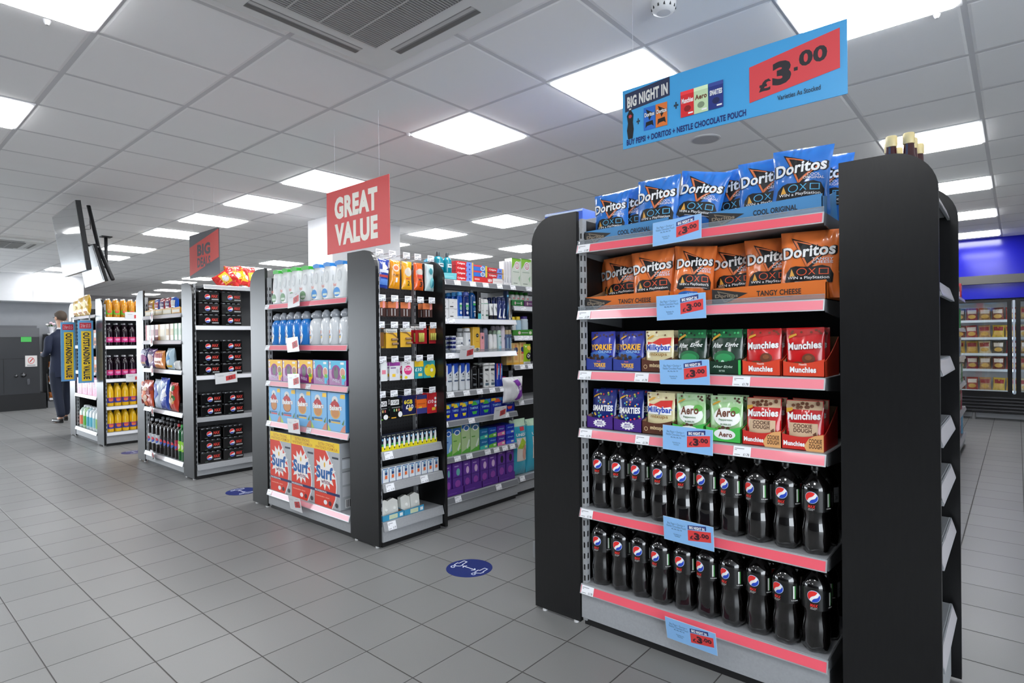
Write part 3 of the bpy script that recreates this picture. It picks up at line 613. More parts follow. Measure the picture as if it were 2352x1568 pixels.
# promotional cards
LB = (140, 190, 240); NV = (38, 52, 120); RD = (226, 66, 66)
def promo_blue():
    g = G(); w, h = .205, .098; g.box(-w/2, 0, 0, w/2, .0016, h, mat((205, 225, 245), .15, coat=1))
    a = [('R', .005, .01, .995, .99, LB), ('T', 'Buy Pepsi + Doritos +\nNestle Chocolate Pouch', .07, .60, .46, .80, (60, 90, 130), {'b': 0}), ('T', 'Mix, Max, Mix 750', .17, .50, .38, .56, (70, 100, 140)), ('T', 'Varieties As\nStocked', .2, .22, .36, .36, (70, 100, 140), {'b': 0}),
         ('P', [(.50, .66), (.86, .78), (.86, .95), (.50, .84)], NV), ('T', 'BIG NIGHT IN', .53, .73, .83, .85, WH, {'b': .045, 'arc': .09}), ('P', [(.50, .20), (.95, .34), (.95, .76), (.50, .64)], RD), ('T', '£', .54, .29, .61, .45, (60, 30, 40), {'b': .03}), ('T', '3', .62, .30, .73, .60, (60, 30, 40), {'b': .06}), ('T', '.00', .735, .45, .91, .63, (60, 30, 40), {'b': .045})]
    g.art(a, flat(-w/2, 0, 0), w, h, off=.00025)
    g.box(-.02, .0016, h*.3, .02, .004, h*.5, mat((210, 215, 220), .2)); return g.build('promotion_card')
wn_ = ['bottom shelf', 'second shelf up', 'third shelf up', 'fourth shelf up', 'fifth shelf up', 'top shelf']
for i, (x, z, ry, rx) in enumerate([(-.967, .093, .02, .25), (-.977, .486, .03, .14), (-.98, .848, .02, .02), (-.988, 1.112, -.02, .02), (-1.0, 1.368, -.02, .0), (-1.017, 1.672, -.05, -.14)]):
    put('pb', promo_blue, (x, 2.172-rx*.02, z+.002), 'light blue promotion card with red price clipped to the rail of the %s' % wn_[i], 'promotion card', 'blue promotion cards', tilt=(rx, ry))
# ================================================================== GENERIC PACKS
def carton(name, w, h, d, col, art=(), side=None, rough=.35, L=None):
    g = G(); g.bbox(0, 0, 0, w, d, h, mat(col, rough, coat=.3), .0012)
    if side: g.art(side, lambda u, v, o: (w+o, u, v), d, h)
    g.art(art, flat(0, 0, 0), w, h); return g.build(name)
def flask(name, w, h, col, cap, art=(), caph=.14, d=None, neck=.35, sh=.75, capw=.5, label=None, rough=.25):
    """lathe bottle (optionally flattened) with its cap as a part"""
    t = empty(name); g = G(); R = w/2; hb = h*(1-caph); q = (d or w)/w
    g.lathe([(R*.85, 0), (R*.97, h*.015), (R, h*.04), (R, hb*sh), (R*.93, hb*(sh+.08)), (R*(neck+.3), hb*.95), (R*neck, hb)], mat(col, rough, coat=.4), 20, R, R*q, sq=q)
    if art or label:
        mp = lambda u, v, o: (R+(R+.0006+o)*math.sin((u-R*1.2)/R), R*q-q*(R+.0006+o)*math.cos((u-R*1.2)/R)-(0), v)
        g.art([i for i in ([label] if label else [])]+list(art), mp, R*2.4, hb*sh, L=max(.006, w/7), off=.0003)
    g.build('bottle', t)
    g = G(); c = R*capw; g.lathe([(c, 0), (c, h*caph*.85), (c*.8, h*caph)], mat(cap, .35), 16, R, R*q, z0=hb-.001); g.build('cap', t)
    return t
def spray(name, w, h, col, cap, art=(), caph=.28, top=.92):
    t = empty(name); g = G(); R = w/2; hb = h*(1-caph)
    g.lathe([(R*.97, 0), (R, .003), (R, hb-.004), (R*.96, hb)], mat(col, .25, coat=.4), 18, R, R)
    g.art(art, lambda u, v, o: (R+(R+.0006+o)*math.sin((u-R*1.1)/R), R-(R+.0006+o)*math.cos((u-R*1.1)/R), v), R*2.2, hb, L=max(.006, w/6), off=.0003); g.build('can', t)
    g = G(); g.lathe([(R*.95, 0), (R*top, h*caph*.6), (R*.75, h*caph*.93), (R*.4, h*caph)], mat(cap, .35), 18, R, R, z0=hb); g.build('cap', t); return t
def tube_(name, w, h, col, cap, art=(), caph=.15):
    t = empty(name); g = G(); d = w*.55; hb = h*(1-caph)
    def f(a, b):
        an = 2*PI*a; k = 1-b; ex = w/2*(.82+.18*b); return (w/2+ex*math.cos(an), d/2+d/2*math.sin(an)*(k**.7)*.9+.0, h*caph+hb*b)
    g.grid(lambda a, b: f(a, b), 20, 6, mat(col, .3, coat=.3)); 
    g.art(art, lambda u, v, o: (u, d/2-d/2*.9*math.sqrt(max(0, 1-(2*u/w-1)**2))*((1-v/hb)**.7)-.0008-o, h*caph+v), w, hb, L=.012, off=.0003); g.build('tube', t)
    g = G(); g.lathe([(w*.36, 0), (w*.38, h*caph)], mat(cap, .35), 16, w/2, d/2, sq=.6); g.build('cap', t); return t
def softpack(name, w, h, d, col, art=(), sd=1, crinkle=.004):
    b = bag(name, w, h, d, col, art, sd, crinkle, L=.014); return b()
def rows(frame, pxs, ptop, zb, fn, lab, cat, group, depth, nrow=1, plane=None, gap=.004, hfix=None, jit=0):
    """a row of like packs on a shelf; frame 'Y' faces the camera side, 'X' faces the right aisle"""
    out = []
    for i, (a, b) in enumerate(pxs):
        pt = ptop[i] if isinstance(ptop, (list, tuple)) else ptop
        if frame == 'Y':
            p0, p1 = onY(a, pt+20, plane), onY(b, pt+20, plane); z = onY((a+b)/2, pt, plane)[2]; p0 = (max([p0[0]]+[q+.0225 for q in (-4.445, -7.22, -10.045) if abs(p0[0]-q) < .06]),)+tuple(p0[1:]); w = p1[0]-p0[0]; loc = lambda k: (p0[0]+gap/2, plane+k*(depth+.006), zb+.0006); rz = 0
        else:
            p0, p1 = onX(a, pt+20, plane), onX(b, pt+20, plane); z = onX((a+b)/2, pt, plane)[2]; w = p1[1]-p0[1]; loc = lambda k: (plane-k*(depth+.006), p0[1]+gap/2, zb+.0006); rz = PI/2
        h = hfix or z-zb
        for k in range(nrow):
            f = fn[i % len(fn)] if isinstance(fn, list) else fn
            l = lab[i % len(lab)] if isinstance(lab, list) else lab
            key = (id(f), round(w, 2), round(h, 2))
            o = put(key, (lambda: f(w-gap, h)), loc(k), l+((', '+nth(i, len(pxs))) if not isinstance(lab, list) or len(lab) < len(pxs) else '')+(['', ', second row', ', third row', ', fourth row'][k]), cat, group, rotz=rz)
            if isinstance(lab, list) and len(lab) >= len(pxs) and not k: o['label'] = l
            out.append(o)
    return out
def pz(s, ox, oy): return lambda *L: [(ox+a/s, ox+b/s) for a, b in L]
# ---------------- second gondola endcap
q1x, q1y = pz(4.356, 560, 0), lambda *L: [560+b/4.356 for b in L]
def deterg(cc):
    def f(w, h):
        t = empty('detergent_bottle'); g = G(); d = .075; wm = mat((232, 235, 236), .3, coat=.4)
        prof = [(0, .86, 1), (.03, 1, 1), (.35, 1, 1), (.6, .93, .95), (.8, .82, .85), (.93, .70, .75)]
        v = []; n = 24
        for zz, a, b in prof:
            for i in range(n):
                an = 2*PI*i/n; c, s_ = math.cos(an), math.sin(an); k = (abs(c)**3+abs(s_)**3)**(-1/3)
                v.append((w/2+w/2*a*c*k, d/2+d/2*b*s_*k, zz*h))
        fs = [(j*n+i, j*n+(i+1) % n, (j+1)*n+(i+1) % n, (j+1)*n+i) for j in range(len(prof)-1) for i in range(n)]+[tuple(range(n-1, -1, -1)), tuple(range((len(prof)-1)*n, len(prof)*n))]
        g.add(v, fs, wm, True)
        g.art([('E', .60, .62, .17, .17, (205, 209, 212)), ('E', .585, .625, .12, .135, (222, 226, 228)), ('T', 'Persil', .10, .33, .34, .42, (230, 120, 100), {'b': .02}), ('E', .38, .17, .28, .13, (120, 160, 120) if cc[1] > 150 else (70, 150, 220)), ('R', .2, .1, .62, .16, (210, 225, 210)), ('R', .04, .5, .07, .66, (90, 95, 95))],
              lambda u, v, o: (u, -o-.0006+(0 if v < h*.35 else (v-h*.35)*.055), v), w, h); g.build('bottle', t)
        g = G(); g.extr([(w*.17, 0), (w*.83, 0), (w*.86, h*.09), (w*.5, h*.125), (w*.14, h*.10)], d*.12, d*.88, mat(cc, .35)); o = g.build('cap', t); o.location.z = h*.925
        return t
    return f
gcap, bcap = deterg((60, 185, 60)), deterg((50, 140, 220))
rows('Y', q1x((268, 350), (355, 440), (443, 530), (545, 655), (665, 762), (768, 875), (882, 1003)), [560+q/4.356 for q in (275, 258, 242, 232, 215, 198, 178)], Z2[4], [gcap]*4+[bcap]*3,
     ['white detergent bottle with green cap, '+x for x in ('leftmost', 'second from left', 'third from left', 'fourth from left')]+['white detergent bottle with blue cap, '+x for x in ('first of three', 'middle of three', 'beside the dark end panel')], 'bottle', 'detergent bottles on the top shelf', .08, 1, 2.207)
def cond(col, acc):
    def f(w, h):
        t = empty('fabric_conditioner_bottle'); g = G(); R = w/2; d = .8
        g.lathe([(R*.9, 0), (R, .004), (R, h*.58), (R*.9, h*.68), (R*.6, h*.76), (R*.55, h*.78)], mat(col, .25, coat=.5), 20, R, R*d, sq=d)
        g.art([('P', [(.15, .95), (.4, .8), (.62, .5), (.55, .2), (.3, .02), (.18, .02)], (235, 240, 245)), ('E', .34, .62, .07, .1, acc), ('E', .38, .38, .1, .08, (90, 150, 90) if acc[2] > 150 else (240, 200, 90)), ('T', 'Comfort', .22, .42, .5, .52, (40, 60, 140), {'sh': .2})],
              lambda u, v, o: (R+(R+.0008+o)*math.sin((u-R*1.2)/R), R*d-d*(R+.0008+o)*math.cos((u-R*1.2)/R), v), R*2.4, h*.58, L=.014, off=.0003); g.build('bottle', t)
        g = G(); g.lathe([(R*.62, 0), (R*.72, .01), (R*.66, h*.14), (R*.35, h*.2), (R*.3, h*.225)], mat((150, 155, 162), .2, coat=.5), 18, R, R*d, z0=h*.77); g.build('cap', t); return t
    return f
cb, cw = cond((40, 130, 215), (80, 60, 150)), cond((222, 226, 230), (230, 120, 70))
rows('Y', q1x((253, 328), (328, 392), (390, 465), (467, 540), (538, 618), (622, 730), (745, 822), (825, 915), (922, 1022)), [714, 714, 713, 712, 711, 709, 708, 707, 706], Z2[3], [cb]*5+[cw]*4,
     ['blue fabric conditioner bottle, '+nth(i, 5).replace('rightmost', 'next to the white ones') for i in range(5)]+['white fabric conditioner bottle, '+x for x in ('first after the blue ones', 'second of the whites', 'third of the whites', 'beside the dark end panel')], 'bottle', 'fabric conditioner bottles', .08, 1, 2.212, hfix=.245)
def whiskas(tc_, nm):
    def f(w, h):
        return carton('cat_food_box', w, h, .12, (140, 35, 130), [('P', [(0, .62), (0, 1), (1, 1), (1, .25), (.84, .1), (.7, .45), (.5, .62), (.3, .66)], tc_), ('E', .42, .5, .27, .32, (140, 35, 130)), ('E', .42, .5, .13, .24, (105, 108, 104)), ('E', .38, .66, .05, .08, (80, 84, 80)), ('T', 'WHISKAS', .2, .12, .62, .26, (225, 215, 235), {'b': .03, 'arc': -.1}),
            ('E', .80, .52, .16, .2, (235, 230, 220)), ('E', .80, .52, .13, .16, (170, 120, 90) if tc_[0] > 150 else (215, 150, 130)), ('E', .84, .34, .1, .1, (120, 190, 50)), ('R', .75, .04, .9, .28, tc_), ('R', .68, .84, .88, .93, WH), ('R', .02, .66, .12, .95, (240, 235, 240)), ('T', '1+', .03, .78, .11, .92, (140, 35, 130))])
    return f
wy, wb = whiskas((250, 195, 30), 0), whiskas((80, 190, 225), 0)
rows('Y', q1x((245, 386), (388, 538), (540, 690), (693, 848), (850, 1026)), [826, 826, 826.5, 827, 828], Z2[2], [wy]*3+[wb]*2, ['purple and yellow cat food box, '+x for x in ('leftmost', 'second from left', 'third, behind the price card')]+['purple and blue cat food box, '+x for x in ('left one', 'beside the end panel')], 'box', 'cat food boxes', .13, 1, 2.207)
q2x = pz(3.919, 560, 0)
def bakers(kib):
    def f(w, h):
        a = [('R', 0, 0, 1, 1, (130, 190, 235)), ('E', .42, .80, .17, .11, (225, 222, 220)), ('E', .42, .76, .08, .07, (110, 80, 60)), ('E', .42, .62, .27, .17, (190, 40, 45)), ('E', .44, .48, .27, .16, kib), ('E', .44, .47, .22, .12, (205, 140, 80))]
        a += dots([(150, 90, 50), (225, 170, 110)], .40, .54, 0, 3)+[('T', 'Bakers', .12, .54, .80, .68, WH, {'b': .045, 'ol': (150, 20, 30), 'ow': .02, 'arc': .05}), ('P', [(.72, .86), (.98, .86), (.98, .97), (.74, .96)], (250, 200, 40)), ('R', .2, .26, .72, .30, (50, 110, 170)), ('R', .2, .21, .72, .25, (220, 90, 90) if kib[1] < 110 else (230, 190, 90)), ('E', .12, .25, .06, .05, (60, 90, 80)), ('P', [(0, 0), (.2, 0), (0, .18)], (190, 215, 110)), ('P', [(.7, .0), (1, 0), (1, .2), (.85, .14)], (215, 150, 130)), ('P', [(.8, .2), (.95, .34), (.9, .18)], (90, 130, 70))]
        return carton('dog_food_box', w, h, .10, (60, 140, 205), a)
    return f
k1, k2 = bakers((165, 95, 70)), bakers((220, 170, 80))
rows('Y', q2x((205, 331), (331, 467), (468, 603), (604, 750), (752, 915)), [888, 890, 893, 896, 899], Z2[1], [k1, k1, k2, k2, k2], ['light blue dog food box, '+nth(i, 5) for i in range(5)], 'box', 'dog food boxes', .12, 1, 2.207, hfix=.262)
def surf(w, h):
    t = G(); t.bbox(0, 0, 0, w, .2, h, mat((175, 178, 182), .25, coat=.6), .003)
    sp = [(.42+.44*math.cos(i*PI/14)*(1 if i % 2 else .68), .52+.27*math.sin(i*PI/14)*(1 if i % 2 else .66)) for i in range(28)]; sp = [(max(.01, a), b) for a, b in sp]
    a = [('P', [(0, 0), (0, .86), (.5, .86), (.72, .68), (.86, .5), (.9, .35), (.86, .16), (.72, 0)], (225, 225, 228)), ('P', [(0, 0), (0, .86), (.46, .86), (.68, .68), (.82, .5), (.86, .35), (.82, .16), (.68, 0)], (226, 62, 40)), ('P', sp, (248, 244, 240)),
         ('R', 0, .86, 1, 1, (248, 210, 30)), ('T', 'EXTRA STRONG\nWHITENESS FORMULA', .05, .875, .93, .975, (190, 110, 20), {'b': .01}), ('T', 'Surf', .08, .42, .74, .62, (25, 95, 165), {'b': .05}), ('E', .42, .64, .03, .04, (240, 190, 60)), ('T', 'white', .28, .35, .62, .42, (130, 60, 90), {'b': .02}),
         ('R', 0, .205, 1, .245, (25, 30, 90)), ('T', 'PROFESSIONAL', .02, .21, .5, .238, WH, {'b': .02}), ('R', .72, .76, .96, .79, (30, 40, 60)), ('E', .44, .07, .07, .035, WH), ('E', .62, .07, .06, .035, (90, 40, 50)), ('E', .88, .07, .06, .035, (60, 62, 66)), ('T', 'outstanding clean', .06, .13, .6, .155, (250, 190, 170))]
    t.art(a, flat(0, 0, 0), w, h)
    t.art([('R', .1, .62, .8, .75, (205, 210, 216)), ('R', .1, .77, .8, .78, (60, 62, 66)), ('R', .1, .57, .5, .575, (60, 62, 66)), ('R', .1, .38, .9, .56, (196, 198, 202)), ('R', .1, .2, .9, .35, (190, 192, 196)), ('R', .2, .03, .9, .16, (225, 225, 225))]+[('R', .25+.06*i, .04, .28+.06*i, .15, (40, 40, 40)) for i in range(10)], lambda u, v, o: (w+o, u, v), .2, h)
    return t.build('washing_powder_box')
sb = rows('Y', q2x((233, 426), (427, 630), (632, 862)), [988, 998, 1013], Z2[0], surf, ['red and grey washing powder box, leftmost of three', 'red and grey washing powder box in the middle, behind the price card', 'red and grey washing powder box beside the dark end panel'], 'box', 'washing powder boxes', .2, 1, 2.212, hfix=.455)
# carry straps on the powder boxes
def strap():
    g = G()
    P = [(-.07+.14*i/10, .0, .028*math.sin(PI*i/10)) for i in range(11)]
    for i in range(10): a, b = P[i], P[i+1]; g.add([(a[0], -.008, a[2]), (b[0], -.008, b[2]), (b[0], .008, b[2]), (a[0], .008, a[2]), (a[0], -.008, a[2]+.001), (b[0], -.008, b[2]+.001), (b[0], .008, b[2]+.001), (a[0], .008, a[2]+.001)], [(0, 3, 2, 1), (4, 5, 6, 7), (0, 1, 5, 4), (3, 7, 6, 2)], (235, 235, 235))
    return g.build('carry_strap')
for o in sb:
    c = strap(); c.parent = o; c.location = (.12, .1, .455)
# promo cards, white
def promo_white(big):
    def f():
        g = G(); w, h = (.215, .105) if big else (.16, .10); g.box(-w/2, 0, 0, w/2, .0016, h, mat((235, 236, 238), .12, coat=1))
        g.art([('R', .1, .74, .4, .76, (150, 150, 155)), ('R', .15, .68, .38, .70, (150, 150, 155)), ('R', .62, .84, .8, .87, (190, 110, 110)), ('P', [(.48, .22), (.93, .34), (.93, .78), (.48, .64)], (205, 70, 72)), ('T', '£3', .60, .36, .78, .62, (90, 40, 45), {'b': .03})], flat(-w/2, 0, 0), w, h, off=.0003)
        g.box(-.02, .0016, h*.3, .02, .004, h*.5, mat((210, 215, 220), .2)); return g.build('promotion_card')
    return f
PWb, PWs = promo_white(True), promo_white(False)
for i, (x, z, rx) in enumerate([(-3.96, .072, .15), (-3.975, .632, .06), (-3.965, .958, .04), (-3.97, 1.222, .1), (-3.96, 1.545, -.05)]):
    put('pw', PWb, (x, 2.168, z+.003), 'white promotion card with red price on the %s of the laundry display' % ['bottom rail', 'second rail up', 'third rail up', 'fourth rail up', 'top rail'][i], 'promotion card', 'white promotion cards', tilt=(rx, -.05), rotz=-.12)
# ---------------- pegboard bay: hooks, tickets, hanging packs
XF = -3.03
def hook(n=None):
    t = empty('peg_hook'); g = G(); g.tube([(0, .26, 0), (0, .02, 0), (0, .0, .004), (0, -.005, .012)], .0022, SILV, 6); g.build('prong', t)
    g = G(); g.tube([(0, .26, .03), (0, .0, .03)], .0018, SILV, 6); g.box(-.028, -.002, .005, .028, 0, .045, TICKET)
    g.art([('R', .08, .7, .7, .78, (100, 100, 105)), ('R', .08, .5, .4, .56, (150, 150, 155)), ('T', '£2.59', .5, .08, .92, .36, (60, 60, 65)), ('R', .08, .14, .35, .22, (120, 120, 125))], flat(-.028, -.002, .005), .056, .04); g.build('ticket_holder', t); return t
def hang(y, z, fn, key, lab, cat, grp, n=1, rz=0, tl=0):
    for k in range(n):
        put(key, fn, (XF-.03-k*.05, y, z), lab+('' if k == 0 else ', behind the front pack' if k == 1 else ', at the back'), cat, grp, rotz=PI/2+rz, tilt=(0, tl))
def blister(w, h, col, art, blis=None, hc=None):
    def f():
        t = empty('blister_pack'); g = G(); g.extr([(0, 0), (w, 0), (w, h), (w*.56, h), (w*.5, h-.008), (w*.44, h), (0, h)], 0, .001, mat(col, .35, coat=.3))
        g.art(art, flat(0, 0, 0), w, h); g.build('card', t)
        if blis:
            g = G()
            for (x0, z0, x1, z1, c) in blis: g.tube([(w*x0, -.009, h*z0), (w*x1, -.009, h*z1)], .008, c, 10)
            g.build('batteries', t)
        return t
    return f
# the top row: wipes
def wipes(col, art, sd):
    b = bag('wipes_pack', .085, .185, .05, col, art, sd, .005, L=.012)
    return b
W_ = [('R', .2, .5, .8, .62, WH)]
wip = [(2.275, (36, 70, 170), [('P', [(.3, .9), (.8, .7), (.3, .5)], WH), ('R', .1, .52, .9, .62, (225, 232, 245)), ('R', .1, .36, .9, .44, (190, 60, 60)), ('R', .2, .1, .9, .3, (90, 140, 220))], 'blue wipes pack hanging leftmost, next to the end panel'),
       (2.375, (245, 160, 25), [('E', .45, .72, .3, .13, (245, 225, 200)), ('E', .45, .72, .22, .08, (230, 120, 60)), ('T', 'TART', .2, .42, .8, .5, (90, 60, 30)), ('T', '1', .42, .22, .6, .38, WH, {'b': .04})], 'yellow orange snack pack numbered 1'),
       (2.478, (248, 180, 30), [('E', .5, .62, .34, .16, (225, 215, 200)), ('T', 'MED', .25, .34, .75, .42, (200, 80, 40)), ('T', '2', .4, .14, .62, .3, (50, 50, 50), {'b': .03})], 'yellow pack numbered 2 with round badge'),
       (2.578, (238, 96, 28), [('E', .5, .66, .4, .12, (200, 190, 180)), ('R', .2, .46, .8, .56, (210, 50, 30)), ('T', 'MEAT', .25, .34, .75, .42, (90, 40, 20)), ('T', '3', .38, .12, .66, .3, (50, 40, 40), {'b': .03})], 'orange red pack numbered 3'),
       (2.672, (195, 220, 222), [('E', .45, .72, .2, .12, (60, 140, 150)), ('E', .6, .3, .3, .2, (120, 195, 200)), ('P', [(.5, .1), (.9, .3), (.6, .4)], (40, 120, 140))], 'pale silver and teal pack hanging rightmost')]
for i, (y, c, a, l) in enumerate(wip):
    hang(y, 1.635, wipes(c, a, i+.5), 'wip%d' % i, l, 'hanging pack', None, 1, rz=.05*(i-2), tl=.05*(2-i) if i < 2 else 0)
hk = 0
for z, ys in ((1.83, (2.24, 2.34, 2.455, 2.55, 2.665)), (1.545, (2.255, 2.355, 2.465, 2.57, 2.67)), (1.375, (2.245, 2.35, 2.445, 2.585, 2.68)), (1.155, (2.255, 2.35, 2.455, 2.555, 2.65)), (.935, (2.245, 2.34, 2.45, 2.55, 2.665))):
    for i, y in enumerate(ys):
        put('hook', hook, (XF+.0, y, z), 'chrome peg hook with white ticket, %s in the %s hook row' % (nth(i, 5), ['top', 'second', 'third', 'fourth', 'lowest'][hk]), 'peg hook', 'peg hooks', rotz=PI/2)
    hk += 1
OR2 = (216, 120, 70)
bl = blister(.085, .10, (70, 45, 40), [('R', 0, .55, 1, .95, OR2), ('R', .0, .95, 1, 1, (20, 20, 20)), ('R', .3, .05, .38, .5, (190, 190, 190)), ('R', .6, .05, .68, .5, (190, 190, 190)), ('P', [(.72, .5), (.95, .55), (.92, 1), (.75, .95)], (230, 150, 150))])
for i, (y, n) in enumerate(((2.22, 1), (2.325, 2), (2.425, 1), (2.615, 2))): hang(y, 1.455, bl, 'raz', 'orange and black razor blade pack, %s' % nth(i, 4), 'blister pack', 'razor blade packs', n)
by = blister(.09, .125, (228, 178, 60), [('R', 0, .8, 1, 1, (225, 225, 220)), ('T', 'Panasonic', .08, .82, .92, .90, (60, 60, 60)), ('P', [(0, .78), (.6, .7), (1, .5), (1, .58), (.6, .8)], (140, 100, 50))], [(.45, .45, .95, .45, (150, 120, 90)), (.5, .22, 1.0, .22, (150, 120, 90))])
br_ = blister(.10, .12, (170, 30, 40), [('R', 0, .78, .7, 1, (228, 225, 222)), ('T', 'Panasonic', .06, .80, .66, .90, (60, 60, 60)), ('R', .25, .12, .72, .62, (110, 130, 70))], [(.3, .1, .3, .6, (190, 180, 80)), (.45, .1, .45, .6, (190, 180, 80)), (.6, .1, .6, .6, (190, 180, 80))])
bo = blister(.06, .12, (215, 120, 60), [('R', 0, .0, 1, .2, (170, 30, 40))], [(.2, .2, .2, .6, (190, 180, 80)), (.5, .2, .5, .6, (190, 180, 80)), (.8, .2, .8, .6, (190, 180, 80))])
bd = blister(.07, .12, (120, 80, 40), [('R', 0, .75, 1, .95, (40, 40, 40)), ('R', 0, 0, .3, .7, (180, 40, 40))])
hang(2.218, 1.262, bd, 'bd', 'dark battery card beside the end panel', 'blister pack', 'battery packs'); hang(2.305, 1.25, by, 'by', 'yellow battery card, left one', 'blister pack', 'battery packs', 2); hang(2.42, 1.255, by, 'by', 'yellow battery card, right one', 'blister pack', 'battery packs')
hang(2.548, 1.275, br_, 'br', 'red and white battery card', 'blister pack', 'battery packs', 2); hang(2.668, 1.275, bo, 'bo', 'small orange battery card at the right end', 'blister pack', 'battery packs')
def card(w, h, col, art): return lambda: (lambda g: (g.bbox(0, 0, 0, w, .004, h, mat(col, .3, coat=.4), .001), g.art(art, flat(0, 0, 0), w, h), g.build('phone_card'))[-1])(G())
PKc = (225, 60, 130)
for i, (y, w, c, a, l) in enumerate([(2.228, .085, (232, 236, 236), [('R', .5, .38, .85, .6, (230, 130, 150)), ('P', [(0, 0), (.4, 0), (0, .35)], (150, 190, 190))], 'white phone card with pink square'), (2.33, .085, (226, 226, 230), [('R', 0, .8, 1, 1, (150, 60, 150)), ('R', .1, .66, .6, .72, (120, 80, 140)), ('R', .25, .2, .55, .36, (245, 200, 50)), ('E', .75, .5, .12, .14, (200, 200, 205))], 'white phone card with purple top band'),
        (2.434, .098, (240, 240, 242), [('E', .48, .52, .34, .26, PKc), ('T', '2GB', .22, .5, .74, .68, WH, {'b': .02}), ('T', '£5', .4, .86, .62, .95, (60, 60, 70)), ('E', .3, .12, .13, .08, (240, 210, 40))], 'white phone card with pink speech bubble'),
        (2.538, .075, (50, 160, 170), [('R', 0, .68, 1, 1, (240, 200, 40)), ('T', '£10', .05, .42, .8, .62, WH, {'b': .02}), ('R', .4, .14, .85, .3, (245, 220, 120))], 'teal phone card with yellow top'),
        (2.618, .1, (60, 170, 180), [('E', .4, .45, .36, .34, (235, 215, 40)), ('E', .75, .4, .3, .4, (235, 215, 40)), ('E', .7, .45, .13, .1, (240, 240, 235)), ('E', .22, .65, .12, .07, (210, 170, 30))], 'teal and yellow phone card')]):
    hang(y, 1.04, card(w, .118, c, a), 'pc%d' % i, l, 'phone card', 'phone top up cards', 2)
for i, (y, w, z, h, c, a, l) in enumerate([(2.228, .09, .80, .135, (18, 20, 22), [('R', .1, .66, .85, .9, WH), ('T', '80GB', .15, .7, .8, .86, (30, 30, 30), {'b': .02}), ('R', .15, .54, .85, .56, (200, 200, 200)), ('R', .25, .36, .35, .48, (120, 190, 90)), ('R', .45, .36, .55, .48, (220, 190, 120)), ('R', .65, .36, .75, .48, (210, 110, 100)), ('E', .75, .14, .2, .12, WH), ('R', .1, .02, .5, .06, (120, 200, 60))], 'black phone card printed 80GB'),
        (2.33, .095, .80, .135, (18, 20, 22), [('R', .05, .68, .75, .92, WH), ('T', '15GB', .1, .72, .7, .88, (30, 30, 30), {'b': .02}), ('R', .15, .54, .85, .56, (200, 200, 200)), ('R', .3, .36, .4, .48, (120, 190, 140)), ('R', .5, .36, .6, .48, (220, 200, 120)), ('R', .7, .36, .8, .48, (210, 110, 100)), ('E', .85, .2, .18, .14, WH), ('R', .1, .04, .5, .09, (230, 170, 50))], 'black phone card printed 15GB'),
        (2.432, .105, .812, .13, (30, 34, 80), [('R', 0, 0, 1, .03, (215, 190, 90)), ('T', '6GB', .12, .58, .78, .8, (240, 220, 60), {'b': .03}), ('T', '£10', .25, .32, .85, .54, WH, {'b': .03}), ('E', .6, .3, .16, .1, (240, 200, 80))], 'navy phone card printed 6GB'),
        (2.55, .09, .812, .125, (235, 110, 40), [('R', 0, .78, 1, 1, (40, 50, 110)), ('R', .08, .5, .85, .56, (190, 80, 30)), ('R', 0, 0, 1, .3, (60, 60, 130)), ('R', .2, .3, .5, .38, (240, 190, 40))], 'orange and navy phone card'),
        (2.645, .09, .805, .14, (205, 36, 44), [('T', '£10', .05, .5, .6, .66, WH, {'b': .02}), ('E', .8, .72, .1, .07, WH), ('E', .8, .54, .1, .07, WH), ('E', .8, .36, .1, .07, WH), ('R', .45, .14, .8, .28, (240, 190, 60))], 'red phone card with three white circles')]):
    hang(y, z-.01, card(w, h, c, a), 'pd%d' % i, l, 'phone card', 'phone top up cards', 2)
# bulbs and plugs on the lower shelves
def bulbbox():
    return carton('candle_bulb_box', .0375, .10, .045, (16, 26, 48), [('R', 0, 0, 1, .3, (235, 220, 30)), ('R', 0, .3, .4, .45, (70, 170, 80)), ('E', .62, .5, .26, .36, (238, 240, 240)), ('R', .5, .3, .76, .5, (238, 240, 240)), ('E', .2, .72, .14, .07, (130, 190, 225)), ('R', .5, .08, .7, .2, (60, 60, 40)), ('R', .1, .92, .8, .95, (180, 180, 150))])
for i in range(12): put('cbulb', bulbbox, (-3.025, 2.235+i*.0385, .6008), 'black and yellow candle bulb box, %s in the bulb row' % nth(i, 12), 'box', 'candle bulb boxes', rotz=PI/2)
def bulbbox2():
    return carton('light_bulb_box', .052, .092, .052, (232, 236, 240), [('P', [(.3, .9), (.8, .9), (.7, .5), (.72, .2), (.3, .2), (.42, .5)], (205, 212, 220)), ('R', .42, .25, .78, .48, (232, 110, 60)), ('R', .42, .52, .78, .72, (40, 70, 120)), ('R', 0, 0, .1, .9, (70, 110, 160)), ('R', .1, .9, .9, .97, (70, 110, 160)), ('R', .45, .75, .75, .85, (80, 150, 190))])
for i in range(9): put('lbulb', bulbbox2, (-3.025, 2.235+i*.0528, .4008), 'white light bulb box with orange band, %s' % nth(i, 9), 'box', 'light bulb boxes', rotz=PI/2)
def plug():
    t = empty('plug_pack'); g = G(); g.extr([(0, 0), (.075, 0), (.075, .09), (.04, .11), (0, .10)], 0, .03, mat((226, 226, 220), .25, coat=.5)); g.build('case', t)
    g = G(); g.lathe([(.012, 0), (.012, .004), (.008, .007)], (245, 245, 240), 14, .045, .0); 
    o = g.build('dial', t); o.location = (0, -.0005, .045); o.rotation_euler = (PI/2, 0, 0)
    return t
